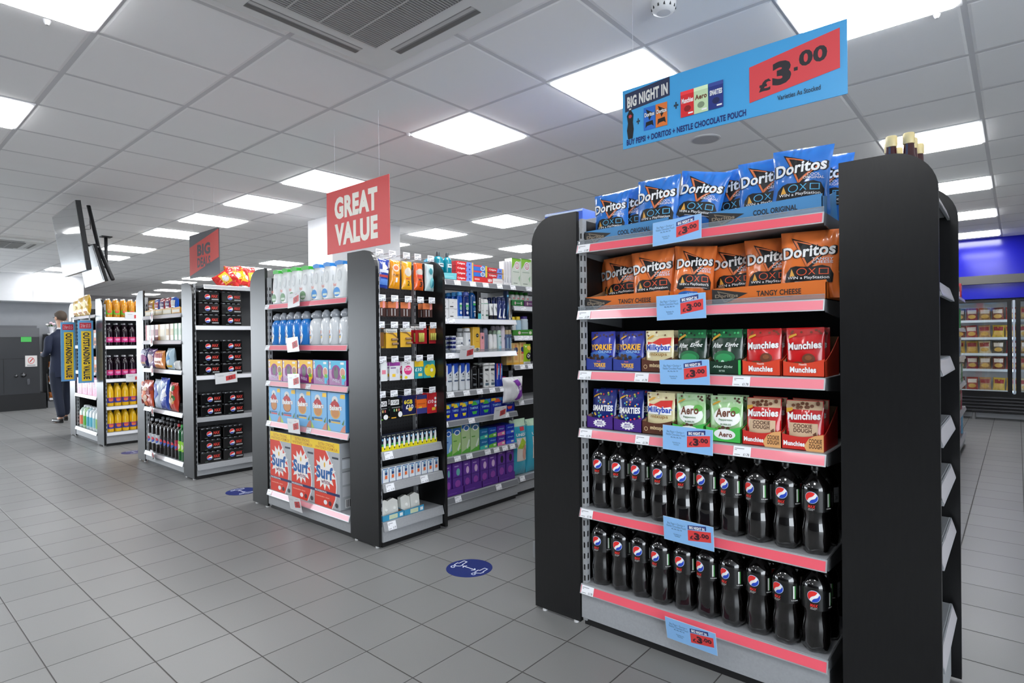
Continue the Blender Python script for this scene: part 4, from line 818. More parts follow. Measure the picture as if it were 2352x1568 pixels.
for i, (y, z, tl) in enumerate(((2.24, .005, .1), (2.305, .005, -.1), (2.405, .005, -.05), (2.485, .005, .05))):
    put('plug', plug, (-3.05, y, .165+z+.003), 'white electrical plug pack, %s on the bottom pegboard shelf' % nth(i, 4), 'plug pack', 'plug packs', rotz=PI/2, tilt=(-.12, 0))
for i, y in enumerate((2.232, 2.402)):
    put('ptray', tray('display_tray', .165, .1, .035, .05, (60, 140, 180), [('R', 0, 0, 1, 1, (60, 150, 190)), ('R', .3, .1, .7, .9, (205, 215, 180)), ('R', .8, .2, .95, .8, (230, 235, 235))]), (-3.018, y, .1608), 'blue patterned carton holding plug packs, %s one' % ('left', 'right')[i], 'display carton', 'plug cartons', rotz=PI/2)
# ================================================================== TOILETRIES RUN (faces the right aisle)
XA, XB = -3.112, -3.145
P1 = lambda *L: [(1000+a/5.225, 1000+b/5.225) for a, b in L]
P2 = lambda *L: [(1000+a/4.354, 1000+b/4.354) for a, b in L]
t1 = lambda b: 560+b/5.225
t2 = lambda b: 820+b/4.354
def R1(pxs, tops, zb, fn, lab, cat, grp, d=.05, n=1, pl=XA, hfix=None): return rows('X', P1(*pxs), [t1(q) for q in tops] if isinstance(tops, list) else t1(tops), zb, fn, lab, cat, grp, d, n, pl, .003, hfix)
def R2(pxs, tops, zb, fn, lab, cat, grp, d=.05, n=1, pl=XA, hfix=None): return rows('X', P2(*pxs), [t2(q) for q in tops] if isinstance(tops, list) else t2(tops), zb, fn, lab, cat, grp, d, n, pl, .003, hfix)
PUR = (92, 44, 150)
def pads(ac): return lambda w, h: carton('pads_pack', w, h, .07, PUR, [('R', .1, .56, .9, .94, (110, 58, 165)), ('E', .55, .68, .2, .12, ac), ('R', .15, .86, .6, .89, (200, 170, 220)), ('R', .0, .5, 1, .52, (60, 26, 110)), ('E', .5, .3, .3, .12, (150, 70, 170)), ('R', .15, .12, .7, .15, (190, 160, 215))])
pl1, pl2, pl3 = pads((110, 190, 180)), pads((225, 190, 225)), pads((30, 30, 40))
zt = ZL[0]
R2([(102, 160), (175, 270), (280, 356), (362, 442), (450, 530), (535, 613), (622, 700), (707, 786)], [1072, 1052, 1030, 1012, 985, 965, 922, 905], zt+.012, [pl1, pl1, pl2, pl2, pl2, pl2, pl3, pl3],
   ['purple pads pack, %s on the bottom toiletries shelf' % nth(i, 8) for i in range(8)], 'pack', 'purple pads packs', .075, 2)
for i, (a, b) in enumerate(((102, 276), (280, 460), (462, 624), (626, 790))):
    y0, y1 = onX(1000+a/4.354, 1100, XA)[1], onX(1000+b/4.354, 1100, XA)[1]
    put('ptr%d' % i, tray('display_tray', y1-y0-.002, .007, .05, .05, (88, 40, 140), [('R', .1, .3, .6, .4, (120, 70, 170))]), (XA+.008, y0, zt+.0008), 'plain purple display carton under the pads packs, %s' % nth(i, 4), 'display carton', 'purple cartons', rotz=PI/2)
# row 2: folded pads
def padpk(c1, c2, c3): return lambda w, h: carton('pads_pack', w, h, .06, c1, [('R', 0, .82, 1, 1, c2), ('E', .55, .82, .34, .1, WH), ('E', .55, .82, .26, .07, c2), ('P', [(0, 0), (1, 0), (1, .2), (0, .05)], (90, 170, 60)), ('P', [(.55, .2), (.85, .45), (.95, .4), (.7, .12)], (225, 235, 220)), ('R', .1, .5, .5, .54, c3)])
R2([(92, 166), (170, 256), (262, 348), (352, 440)], [722, 708, 655, 652], ZL[1], [padpk((130, 175, 225), (30, 90, 180), (40, 80, 170)), padpk((165, 205, 120), (40, 100, 170), (90, 150, 60)), padpk((180, 205, 150), (40, 100, 170), (90, 150, 60)), padpk((175, 205, 150), (60, 110, 150), (90, 150, 60))],
   ['light blue pads pack at the left of the second toiletries shelf up', 'short green pads pack beside the light blue one', 'taller pale green pads pack, left of two', 'taller pale green pads pack, right of two'], 'pack', 'green and blue pads packs', .065, 2)
def alw(c1, c2): return lambda w, h: carton('pads_box', w, h, .06, c1, [('P', [(0, 0), (1, 0), (1, .45), (0, .3)], c2), ('T', 'always', .2, .6, .85, .8, (150, 200, 240), {'b': .02}), ('R', .6, .12, .9, .3, (225, 235, 200))])
for k in range(2):
    zz = ZL[1]+k*.078
    R2([(445, 526), (532, 612), (620, 697), (705, 790)], 650, zz, [alw((20, 110, 160), (60, 190, 170)), alw((20, 80, 180), (110, 195, 60)), alw((80, 40, 160), (230, 120, 170)), alw((25, 50, 175), (60, 90, 220))],
       ['%s pads box, %s layer' % (c, ('lower', 'upper')[k]) for c in ('teal and blue', 'green and blue', 'purple', 'royal blue')], 'box', 'small pads boxes', .065, 2, hfix=.076)
# row 3: tampon boxes
def tamp(c): return lambda w, h: carton('tampon_box', w, h, .05, (24, 44, 165), [('R', 0, .82, .4, 1, (240, 190, 40)), ('R', .42, .78, 1, 1, (70, 140, 200)), ('P', [(.25, .72), (.85, .72), (.65, .95), (.45, .95)], c), ('T', 'TAMPAX', .12, .48, .88, .62, (160, 205, 240), {'b': .02}), ('P', [(.3, .34), (.8, .34), (.7, .16), (.4, .16)], c)])
R2([(88, 158), (160, 242), (245, 326), (331, 441), (448, 552), (558, 673), (682, 788)], [475, 462, 450, 436, 422, 406, 395], ZL[2], [tamp((240, 220, 50))]*3+[tamp((70, 185, 70))]*2+[tamp((235, 90, 60))]*2,
   ['dark blue tampon box with %s, %s' % (c, q) for c, q in (('yellow mark', 'leftmost'), ('yellow mark', 'middle one'), ('yellow mark', 'third'), ('green mark', 'left'), ('green mark', 'right'), ('red mark', 'left'), ('red mark', 'right'))], 'box', 'tampon boxes', .055, 2)
# row 4: shampoo
def hs(w, h):
    return flask('shampoo_bottle', w, h, (232, 236, 240), (30, 70, 180), [('P', [(.2, .75), (.75, .9), (.75, 1.2), (.2, 1.2)], (30, 80, 190)), ('E', .5, .72, .08, .05, (40, 60, 70)), ('R', .2, .42, .75, .48, (60, 80, 110)), ('R', .35, .6, .65, .63, (120, 140, 150))], caph=.06, neck=.6, sh=.86, capw=.7, d=w*.6)
blk = lambda w, h: flask('shampoo_bottle', w, h, (18, 18, 20), (14, 14, 15), [('R', .25, .72, .7, .78, (120, 125, 130)), ('R', .28, .16, .68, .28, (90, 95, 100)), ('P', [(.25, .6), (.6, .5), (.7, .42), (.62, .48), (.25, .55)], (120, 120, 125))], caph=.08, d=w*.6, neck=.7, sh=.9, capw=.8)
whb = lambda w, h: flask('shampoo_bottle', w, h, (236, 236, 234), (236, 236, 234), [('R', .2, .80, .72, .90, (50, 52, 56)), ('T', 'Mon', .28, .26, .6, .38, (60, 62, 66)), ('R', .22, .1, .72, .22, (90, 110, 125)), ('P', [(.25, .7), (.6, .6), (.7, .5), (.6, .57), (.25, .66)], (170, 172, 175))], caph=.07, d=w*.6, neck=.75, sh=.92, capw=.85)
z4 = ZL[3]
R2([(80, 112)], 45, z4, lambda w, h: carton('skincare_box', w, h, .04, (225, 225, 228), [('R', .1, .65, .9, .85, (200, 40, 50)), ('R', .1, .35, .9, .5, (200, 40, 50)), ('R', 0, 0, 1, .2, (40, 40, 42))]), ['white and red box at the far left of the shampoo shelf'], 'box', None, .05)
R2([(118, 178), (182, 246), (250, 306), (309, 356)], [66, 62, 58, 55], z4, hs, 'white shampoo bottle with blue shoulder', 'bottle', 'white and blue shampoo bottles', .045, 3)
R2([(364, 432), (435, 491)], [86, 78], z4, blk, ['black shampoo bottle, left of two', 'black shampoo bottle, right of two'], 'bottle', 'black shampoo bottles', .045, 3)
R2([(491, 549), (550, 609)], 60, z4, whb, ['tall white hair bottle with dark band, left of two', 'tall white hair bottle with dark band, right of two'], 'bottle', 'white hair bottles', .045, 3)
R2([(612, 645), (646, 672)], 64, z4, lambda w, h: carton('toothbrush_box', w, h, .04, (30, 60, 170), [('P', [(0, .3), (.5, .6), (.4, 1), (0, 1)], (200, 60, 60)), ('R', .5, .5, .9, .9, (90, 160, 220)), ('P', [(.1, .3), (.4, .8), (.6, .8), (.3, .3)], (210, 225, 240))]), ['blue and red slim box, left of two, shampoo shelf', 'blue slim box right of the red and blue one'], 'box', 'slim blue boxes', .045, 2)
R2([(672, 706)], 195, z4, lambda w, h: carton('small_box', w, h, .04, (160, 30, 90), [('R', .2, .4, .8, .6, (220, 140, 180))]), ['small magenta box at the right end of the shampoo shelf'], 'box', None, .05)
# row 5: skin care
z5 = ZL[4]
def jar(col, lid, h_=None):
    def f(w, h):
        t = empty('cream_jar'); g = G(); R = w/2; g.lathe([(R*.9, 0), (R, .004), (R, h*.55), (R*.96, h*.6)], mat(col, .25, coat=.4), 20, R, R)
        g.art([('E', .5, .3, .1, .16, (40, 50, 80))], lambda u, v, o: (R+(R+.0007+o)*math.sin((u-R)/R), R-(R+.0007+o)*math.cos((u-R)/R), v), R*2, h*.6, L=.008); g.build('jar', t)
        g = G(); g.lathe([(R*1.0, 0), (R*1.0, h*.32), (R*.9, h*.38)], mat(lid, .3, coat=.3), 20, R, R, z0=h*.61); g.build('lid', t); return t
    return f
R1([(92, 146)], 1082, z5, lambda w, h: (bag('face_wipes_pouch', w, h, .03, (185, 230, 150), [('R', 0, 0, 1, .35, (150, 220, 150)), ('R', .2, .5, .8, .8, (225, 240, 215))], .7, .003, L=.014)()), ['pale green pouch at the left of the skin care shelf'], 'pouch', None, .04)
for k in range(4): R1([(205, 268)], 1180, z5+k*.031, jar((22, 34, 110), (190, 195, 205)), ['navy cream tin, layer %s of the stack' % ['one', 'two', 'three', 'four'][k]], 'jar', 'stacked navy tins', .06, 2, hfix=.030)
for k in range(2): R1([(270, 366)], 1180, z5+k*.058, jar((236, 238, 240), (240, 240, 240)), ['white cream jar, %s one' % ('lower', 'upper')[k]], 'jar', 'white cream jars', .09, 2, hfix=.056)
R1([(371, 444)], 1008, z5, lambda w, h: flask('lotion_bottle', w, h, (236, 238, 240), (240, 240, 242), [('E', .5, .6, .1, .06, (80, 95, 130)), ('R', .4, .4, .6, .42, (160, 160, 165))], caph=.16, neck=.7, sh=.95, capw=.85), ['tall white lotion bottle beside the yellow carton'], 'bottle', None, .06, 2)
R1([(450, 536)], 998, z5, lambda w, h: carton('lotion_carton', w, h, .05, (245, 195, 70), [('E', .62, .66, .2, .08, (50, 50, 50)), ('R', .5, .65, .76, .67, (200, 200, 190)), ('R', .05, .03, .95, .16, (235, 225, 200)), ('E', .6, .09, .2, .06, (60, 70, 90)), ('R', .4, .4, .8, .43, (225, 160, 50))]), ['yellow lotion carton on the skin care shelf'], 'box', None, .06, 2)
R1([(541, 591)], 1066, z5, lambda w, h: carton('lotion_carton', w, h, .04, (245, 170, 175), [('E', .5, .74, .2, .09, (90, 80, 100)), ('R', .3, .45, .7, .47, (225, 130, 140))]), ['small pink lotion carton'], 'box', None, .05)
R1([(594, 646)], 1008, z5, lambda w, h: spray('roll_on_bottle', w, h, (105, 112, 135), (125, 130, 150), caph=.3, top=.98), ['grey rounded deodorant bottle beside the pink carton'], 'bottle', None, .05, 2)
R1([(658, 706), (708, 758)], 1082, z5, lambda w, h: spray('roll_on_bottle', w, h, (236, 236, 234), (240, 240, 240), [('R', .3, .3, .7, .34, (190, 180, 150))], caph=.45, top=.9), ['short white roll on bottle, left of two', 'short white roll on bottle, right of two'], 'bottle', 'white roll on bottles', .045, 3)
R1([(762, 802)], 1034, z5, lambda w, h: spray('deodorant_can', w, h, (200, 225, 225), (215, 240, 215), [('R', .2, .85, .8, .9, (60, 140, 70)), ('E', .6, .5, .1, .08, (70, 140, 120)), ('R', .2, 0, .8, .3, (150, 200, 220))], caph=.2), ['mint green deodorant can'], 'can', None, .04, 3)
R1([(804, 850)], 980, z5, lambda w, h: spray('deodorant_can', w, h, (225, 215, 228), (228, 216, 230), [('E', .62, .66, .13, .08, (50, 50, 90))], caph=.25), ['tall lilac deodorant can'], 'can', None, .045, 3)
R1([(853, 887), (889, 921)], 1030, z5, lambda w, h: spray('hair_spray_can', w, h, (90, 110, 150), (200, 180, 140), [('R', .3, .1, .7, .8, (150, 180, 200)), ('R', .2, .8, .8, .86, (40, 50, 90))], caph=.22), ['small gold capped can, left of two', 'small gold capped can, right of two'], 'can', 'gold capped cans', .035, 3)
# row 6: razors, mouthwash, deodorant
z6 = ZL[5]
for k in range(2):
    R1([(90, 162), (165, 268)], 770, z6+k*.071, lambda w, h: carton('white_carton', w, h, .08, (236, 236, 236), [('R', .1, .15, .5, .25, (50, 52, 56)), ('R', .6, .9, .9, .93, (140, 140, 140)), ('E', .45, .62, .03, .05, (120, 120, 120))]), ['white toiletries box, %s row, left' % ('lower', 'upper')[k], 'white toiletries box, %s row, right' % ('lower', 'upper')[k]], 'box', 'stacked white boxes', .09, 1, hfix=.07)
def rad(c1, c2): return lambda w, h: flask('shower_gel_bottle', w, h, c1, c2, [('R', .35, .70, .72, .8, (200, 215, 210)), ('R', .33, .6, .74, .69, (70, 180, 90)), ('E', .53, .52, .18, .1, (150, 190, 170)), ('E', .52, .3, .14, .08, (220, 225, 235)), ('R', 0, 0, 1, .12, (200, 215, 235))], caph=.14, neck=.7, sh=.85, capw=.8, d=w*.6)
R1([(270, 336)], 574, z6, rad((25, 90, 190), (70, 150, 215)), ['bright blue shower gel bottle'], 'bottle', None, .05, 4)
R1([(342, 420)], 576, z6, rad((20, 40, 110), (70, 85, 160)), ['navy shower gel bottle beside the bright blue one'], 'bottle', None, .05, 4)
R1([(428, 505)], 545, z6, lambda w, h: flask('mouthwash_bottle', w, h, (14, 70, 130), (110, 115, 120), [('R', .38, .72, .7, .8, (200, 210, 215)), ('R', .36, .62, .72, .70, (60, 180, 90)), ('E', .54, .45, .17, .09, (60, 110, 150)), ('R', .4, .3, .68, .36, (220, 225, 230)), ('R', .48, .1, .6, .26, (200, 215, 230))], caph=.1, neck=.35, sh=.82, capw=.45), ['deep blue mouthwash bottle, tallest on its shelf'], 'bottle', None, .05, 2)
R1([(508, 548)], 574, z6, lambda w, h: carton('razor_carton', w, h, .05, (30, 30, 32), [('T', 'Gillette', .25, .28, .8, .78, WH, {'b': .03, 'rot': 90}), ('R', 0, 0, 1, .2, (80, 180, 190))]), ['black razor gel carton with vertical white lettering'], 'box', None, .06)
R1([(552, 583), (585, 658)], 658, z6, lambda w, h: spray('foam_can', w, h, (226, 228, 226), (236, 236, 234), [('R', .1, .94, .9, .97, (60, 150, 110)), ('R', .3, .2, .8, .28, (60, 100, 80)), ('R', .35, .5, .7, .55, (150, 160, 155))], caph=.2), ['narrow white foam can', 'wide white foam can with green line'], 'can', 'white foam cans', .05, 2)
R1([(660, 706), (709, 757)], 712, z6, lambda w, h: tube_('skin_tube', w, h*.98, (236, 238, 238), (30, 30, 32), [('P', [(.4, .8), (.7, .6), (.6, .2), (.5, .5)], (40, 60, 50))], caph=.25), ['small white tube with black cap, left of two', 'small white tube with black cap, right of two'], 'tube', 'white tubes', .045, 2)
R1([(760, 806), (808, 855)], 634, z6, lambda w, h: spray('deodorant_can', w, h, (26, 44, 110), (30, 44, 90), [('E', .55, .68, .26, .16, (190, 200, 220)), ('E', .55, .68, .22, .13, (26, 44, 110)), ('P', [(.1, .1), (.35, .6), (.5, .5), (.35, .1)], (225, 230, 235)), ('T', 'NIVEA', .2, .06, .8, .16, WH, {'b': .03})], caph=.16, top=.99), ['navy deodorant can, left of two', 'navy deodorant can, right of two'], 'can', 'navy deodorant cans', .045, 4)
R1([(857, 881)], 560, z6, lambda w, h: carton('slim_carton', w, h, .04, (24, 50, 90), [('R', 0, .78, 1, .85, (110, 190, 225)), ('P', [(0, .1), (.9, .4), (.6, .6)], (90, 170, 225))]), ['slim tall navy carton at the right of its shelf'], 'box', None, .05)
R1([(884, 903)], 652, z6, lambda w, h: carton('slim_carton', w, h, .04, (220, 215, 205), [('R', .2, .1, .8, .9, (120, 110, 100))]), ['slim cream carton at the right end of its shelf'], 'box', None, .05)
# top row
z7 = ZL[6]
def twb(w, h): return flask('mouthwash_bottle', w, h, (0, 130, 150), (60, 70, 75), [('R', .25, .45, .8, .75, (210, 225, 225)), ('R', .35, .58, .7, .66, (60, 80, 100))], caph=.22, neck=.35, sh=.75, capw=.4)
R1([(22, 126), (134, 218)], [88, 92], z7+.045, twb, ['teal mouthwash bottle, left of two on the top shelf', 'teal mouthwash bottle, right of two on the top shelf'], 'bottle', 'teal mouthwash bottles', .06, 1, pl=-3.10, hfix=.15)
y0, y1 = onX(1000+50/5.225, 630, XA)[1], onX(1000+243/5.225, 630, XA)[1]
put('ttray', tray('display_tray', y1-y0-.004, .1, .042, .045, (120, 205, 215), [('R', .1, .4, .8, .5, (170, 225, 230))]), (-3.095, y0, z7+.0008), 'pale teal carton under the mouthwash bottles', 'display carton', rotz=PI/2)
def colg(c2, c3): return lambda w, h: carton('toothpaste_box', w, h, .045, (214, 36, 44), [('T', 'Colgate', .08, .3, .52, .76, WH, {'b': .03}), ('P', [(.56, 0), (.92, 0), (.92, 1), (.62, 1)], c2), ('R', .92, 0, 1, 1, c3), ('E', .78, .5, .05, .2, (60, 80, 180))])
for k in range(4): R1([(245, 456)], 200, z7+k*.036, colg((120, 150, 230), (240, 190, 80)), ['red and lilac toothpaste box, layer %s of four' % ['one', 'two', 'three', 'four'][k]], 'box', 'stacked red toothpaste boxes', .05, 1, hfix=.0355)
R1([(459, 690)], 330, z7, lambda w, h: carton('toothpaste_box', w, h, .045, (214, 40, 40), [('R', .04, .4, .3, .7, (240, 170, 170)), ('T', 'NEW', .74, .2, .96, .8, WH, {'b': .04})]), ['flat red toothpaste display box under two blue ones'], 'box', None, .05, hfix=.042)
for k in range(2):
    R1([(459, 622)], 200, z7+.043+k*.044, lambda w, h: carton('toothpaste_box', w, h, .045, (50, 120, 215), [('R', 0, .72, .6, 1, (225, 70, 80)), ('E', .66, .45, .16, .4, WH), ('E', .66, .45, .12, .3, (130, 150, 190)), ('R', .85, 0, 1, 1, (225, 200, 70))]), ['blue toothpaste box, %s of two above the red one' % ('lower', 'upper')[k]], 'box', 'blue toothpaste boxes', .05, 1, hfix=.0435)
    R1([(628, 812)], 200, z7+.043+k*.044, lambda w, h: carton('toothpaste_box', w, h, .045, (228, 222, 222), [('R', .03, .3, .55, .85, (170, 36, 48)), ('T', 'Colgate', .08, .42, .5, .74, WH, {'b': .02}), ('P', [(.75, 0), (.95, 0), (.95, 1), (.85, 1)], (40, 150, 150)), ('R', .03, .1, .5, .2, (200, 120, 120))]), ['white and red toothpaste box, %s of two' % ('lower', 'upper')[k]], 'box', 'white toothpaste boxes', .05, 1, hfix=.0435)
R1([(692, 812)], 380, z7, lambda w, h: carton('toothpaste_box', w, h, .045, (236, 230, 228), [('R', .1, .4, .9, .5, (220, 190, 190))]), ['low white toothpaste box'], 'box', None, .05, hfix=.042)
R1([(820, 850), (852, 882), (884, 914)], 208, z7, lambda w, h: carton('medicine_box', w, h, .05, (232, 230, 232), [('P', [(.2, .1), (.5, .4), (.8, .1)], (190, 190, 195)), ('R', .45, .4, .6, .9, (210, 200, 210))]), ['tall white slim box, %s' % nth(i, 3) for i in range(3)], 'box', 'slim white boxes', .055)
def milk(w, h): return carton('baby_milk_box', w, h, .08, (220, 226, 214), [('P', [(0, .6), (0, 1), (1, 1), (1, .92), (.4, .86)], (140, 200, 60)), ('E', .56, .74, .28, .16, WH), ('E', .56, .74, .22, .12, (215, 110, 130)), ('E', .56, .74, .17, .09, WH), ('T', 'Cow\nGate', .46, .68, .66, .8, (200, 90, 110)), ('R', .1, .5, .8, .52, (150, 170, 150)), ('P', [(.7, .3), (.9, .4), (.85, .15)], (150, 190, 150)), ('R', .15, .08, .6, .11, (140, 150, 140)), ('R', 0, .97, 1, 1.0, (90, 160, 50))])
R1([(918, 1026), (1030, 1150), (1155, 1280)], [176, 184, 190], ZL[6], milk, ['green and white baby milk box, %s on the top shelf' % nth(i, 3) for i in range(3)], 'box', 'baby milk boxes', .09, 1, pl=-3.12)
# second bay
R1([(915, 970), (972, 1022), (1028, 1080), (1085, 1135)], [548, 552, 557, 562], ZB[3]+.004, lambda w, h: flask('baby_food_bottle', w, h, (225, 228, 222), (60, 170, 60), [('E', .5, .8, .2, .1, (220, 140, 150)), ('R', .2, .5, .8, .7, (170, 200, 170))], caph=.2, neck=.6, sh=.8, capw=.75), ['green capped baby bottle, %s' % nth(i, 4) for i in range(4)], 'bottle', 'green capped bottles', .05, 2, pl=XB, hfix=.116)
def mtray(px0, px1, z, col, lab, k):
    y0, y1 = onX(1000+px0/5.225, 700, XB)[1], onX(1000+px1/5.225, 700, XB)[1]
    put(k, tray('display_tray', y1-y0-.003, .007, .045, .045, col, [('E', .3, .5, .06, .3, (235, 200, 200)), ('E', .8, .5, .06, .3, (225, 230, 200)), ('R', .4, .45, .7, .55, (225, 225, 225))]), (XB+.008, y0, z+.0008), lab, 'display carton', rotz=PI/2)
mtray(905, 1054, ZB[3], (40, 130, 60), 'green display carton under the green capped bottles', 'mt1'); mtray(1056, 1190, ZB[3], (110, 60, 110), 'purple display carton under the green capped bottles', 'mt2'); mtray(915, 1180, ZB[2], (60, 140, 40), 'long green display carton under the baby bath bottles', 'mt3')
R1([(930, 984), (988, 1052), (1065, 1135)], [872, 870, 866], ZB[2]+.004, [lambda w, h: flask('baby_bath_bottle', w, h, (220, 226, 230), (235, 205, 30), [('R', .1, 0, .9, .28, (225, 100, 120))], caph=.18, neck=.6, capw=.7), lambda w, h: flask('baby_bath_bottle', w, h, (175, 205, 225), (240, 205, 30), [('R', .1, 0, .9, .28, (60, 110, 210))], caph=.18, neck=.6, capw=.7), lambda w, h: flask('baby_bath_bottle', w, h, (200, 215, 225), (70, 50, 130), [('R', .1, 0, .9, .28, (215, 70, 80))], caph=.14, neck=.7, capw=.8)],
   ['small pale bottle with yellow cap', 'wider blue bottle with yellow cap', 'pale bottle with purple cap'], 'bottle', 'baby bath bottles', .06, 2, pl=XB)
R1([(852, 928), (930, 1008), (1010, 1090)], [1190, 1184, 1178], ZB[1], lambda w, h: carton('rusk_box', w, h, .06, (245, 205, 130), [('E', .5, .68, .32, .13, (40, 50, 110)), ('R', .25, .48, .8, .55, (210, 50, 70)), ('R', .3, .2, .75, .4, (235, 170, 110)), ('R', 0, 0, 1, .1, (240, 180, 60)), ('E', .45, .86, .2, .08, (230, 150, 90))]), ['orange and cream rusk box, %s' % nth(i, 3) for i in range(3)], 'box', 'rusk boxes', .065, 1, pl=XB)
R1([(1096, 1185)], 1200, ZB[1], lambda w, h: bag('snack_pouch', w, h, .04, (160, 200, 40), [('E', .55, .4, .34, .18, (30, 30, 30)), ('T', 'Or', .32, .32, .78, .5, WH, {'b': .03}), ('R', 0, 0, 1, .12, (225, 225, 220)), ('E', .6, .8, .3, .12, (245, 200, 60))], 2.2, .003, L=.014)(), ['lime green snack pouch'], 'pouch', None, .05, 1, pl=XB)
def cotton(w, h): return bag('cotton_wool_bag', w, h*.92, .10, (222, 222, 225), [('P', [(.35, .85), (.62, .9), (.85, .55), (.8, .2), (.55, .06), (.42, .1), (.62, .4), (.6, .6)], (125, 40, 160)), ('T', 'simply\nsoft', .56, .3, .72, .75, WH, {'rot': -70})], 3.3, .008, L=.014, rough=.15)()
R2([(770, 968)], 150, ZB[0], cotton, ['clear bag of cotton wool with purple label'], 'bag', None, .1, 1, pl=XB+.06, hfix=.22)
def diap(w, h): return bag('nappy_pack', w, h, .12, (60, 178, 205), [('R', 0, .88, 1, 1, (190, 220, 190)), ('R', .42, .80, .72, .87, (215, 50, 70)), ('T', 'UNIQUE', .2, .70, .9, .76, WH, {'b': .03}), ('R', .2, .27, .92, .68, (225, 215, 205)), ('P', [(.22, .5), (.5, .68), (.8, .58), (.5, .48)], (170, 200, 50)), ('T', '3', .22, .57, .34, .65, WH, {'b': .04}), ('E', .66, .40, .16, .12, (215, 160, 140)), ('E', .68, .5, .1, .05, (205, 145, 125))], 1.4, .004, L=.02, rough=.3)()
R2([(812, 966), (970, 1120)], [606, 596], ZB[0]*0+.166, diap, ['large turquoise nappy pack at the bottom of the baby bay', 'second turquoise nappy pack partly behind the black end panel'], 'nappy pack', 'nappy packs', .12, 1, pl=-3.16)
def pcw(y, z, key, lab, x=-3.085):
    put('pws', PWs, (x, y, z), lab, 'promotion card', 'small white promotion cards', rotz=PI/2+.1, tilt=(.15, 0))
pcw(onX(1069, 815, -3.08)[1], 1.155, 0, 'blank looking white card on the skin care rail', -3.07); pcw(onX(1145, 945, -3.08)[1], .675, 0, 'white and red card on the tampon shelf rail', -3.07)
# small bottles and card standing high on the toiletries run
def whitecap(w, h): return flask('dental_bottle', w, h, (215, 225, 235), (110, 190, 225), [('R', .3, .1, .8, .7, (110, 120, 170))], caph=.2, neck=.5, capw=.6)
for i in range(7):
    put('dentb', lambda: whitecap(.028, .15), (-3.10-.03*(i % 2), 2.79+.024*i if i < 4 else 2.80+.03*i, z7+.001) if False else (-3.20-.055*(i % 2), 2.775+.03*i, z7+.0008), 'slim clear bottle with pale blue cap, %s behind the mouthwash' % nth(i, 7), 'bottle', 'slim blue capped bottles', rotz=PI/2)
# blue carton on top of the nearest gondola, seen past the left end panel
put('bluebx', lambda: carton('blue_carton', .27, .09, .25, (40, 90, 200), [('T', 'CLEAR ALL ROUND', .1, .3, .9, .7, WH, {'b': .02}), ('R', 0, .85, 1, .97, (200, 215, 235))]), (-2.14, 2.79, 1.9508), 'blue and white carton on top, behind the left end panel', 'box')
t = empty('side_shelving', (-1.72, 2.64, 0), -PI/2*0)
g = G(); g.box(-.42, 0, .03, .10, .6, .12, GREYM); g.build('plinth', t)
g = G(); g.box(.08, 0, .12, .10, .6, 1.95, mat((30, 30, 32), .5)); g.build('back_panel', t)
shelf(t, .52, .5, 1.95, GREYM, 0, (), False).location = (-.42, .05, 0)
tag(t, 'side bay behind the left black end panel with a blue carton on top', 'shelving unit')
# ================================================================== THIRD GONDOLA STOCK
q3 = pz(3.407, 300, 640); t3 = lambda b: 640+b/3.407
PL = 2.207
def bisc(c1, c2): return lambda w, h: bag('biscuit_pack', w, h, .045, c1, [('R', .1, .45, .9, .8, c2), ('T', 'McVities', .15, .56, .85, .68, WH, {'b': .02}), ('E', .5, .3, .3, .1, (200, 150, 80))], w*9, .003, L=.02)()
for k in range(2):
    for i, (a, b, c1, c2) in enumerate([(120, 170, (235, 180, 40), (180, 110, 30)), (165, 215, (235, 180, 40), (170, 100, 30)), (212, 258, (80, 100, 180), (200, 60, 70)), (255, 300, (190, 60, 70), (90, 60, 120)), (298, 345, (50, 100, 200), (230, 200, 190)), (342, 385, (40, 100, 210), (235, 230, 220))]):
        rows('Y', q3((a+k*12, b+k*12)), t3(140 if k else 150), Z3[4]+.004, bisc(c1, c2), ['%s biscuit pack, %s place on the biscuit shelf%s' % (['yellow', 'gold', 'blue and red', 'red', 'blue', 'bright blue'][i], ORD[i], ', second row' if k else '')], 'biscuit pack', 'biscuit packs', .05, 1, PL+.052+k*.06, hfix=.17)
for i, (a, b) in enumerate(((113, 190), (192, 248), (250, 318), (320, 388))):
    p0, p1 = onY(300+a/3.407, 722, PL)[0], onY(300+b/3.407, 722, PL)[0]
    put('bt%d' % i, tray('display_tray', p1-p0, .02, .055, .06, (238, 170, 50) if i == 3 else (235, 215, 170), [('R', .1, .2, .9, .7, (245, 235, 210)), ('R', 0, .85, 1, 1, (240, 180, 50))]), (p0, PL, Z3[4]+.0008), 'cream and yellow carton of biscuit packs, %s' % nth(i, 4), 'display carton', 'biscuit cartons')
rows('Y', q3((118, 149), (150, 182), (183, 215), (216, 268), (269, 300), (301, 334), (336, 365), (366, 394)), t3(352), Z3[3], [(lambda c, d: (lambda w, h: carton('cake_box', w, h, .15, c, [('R', .0, .0, .3, 1, d), ('R', .3, .3, .95, .7, tuple(min(255, x+18) for x in c))])))(c, d) for c, d in
     (((235, 225, 220), (210, 60, 70)), ((225, 190, 190), (230, 230, 225)), ((140, 30, 50), (90, 20, 30)), ((235, 225, 200), (220, 170, 100)), ((215, 180, 130), (240, 235, 225)), ((235, 215, 180), (120, 70, 40)), ((205, 230, 205), (60, 150, 90)), ((215, 235, 215), (40, 130, 80)))],
     ['%s cake box standing on the second shelf down, third gondola' % c for c in ('white and red', 'pale pink', 'dark red', 'cream', 'tan and white', 'cream and brown', 'mint green', 'white and green')], 'box', 'cake boxes', .16, 1, PL, hfix=.165)
def sbag(c, art, sd, T=.08): return lambda w, h: bag('snack_bag', w, h, T, c, art, sd, .005, L=.03)()
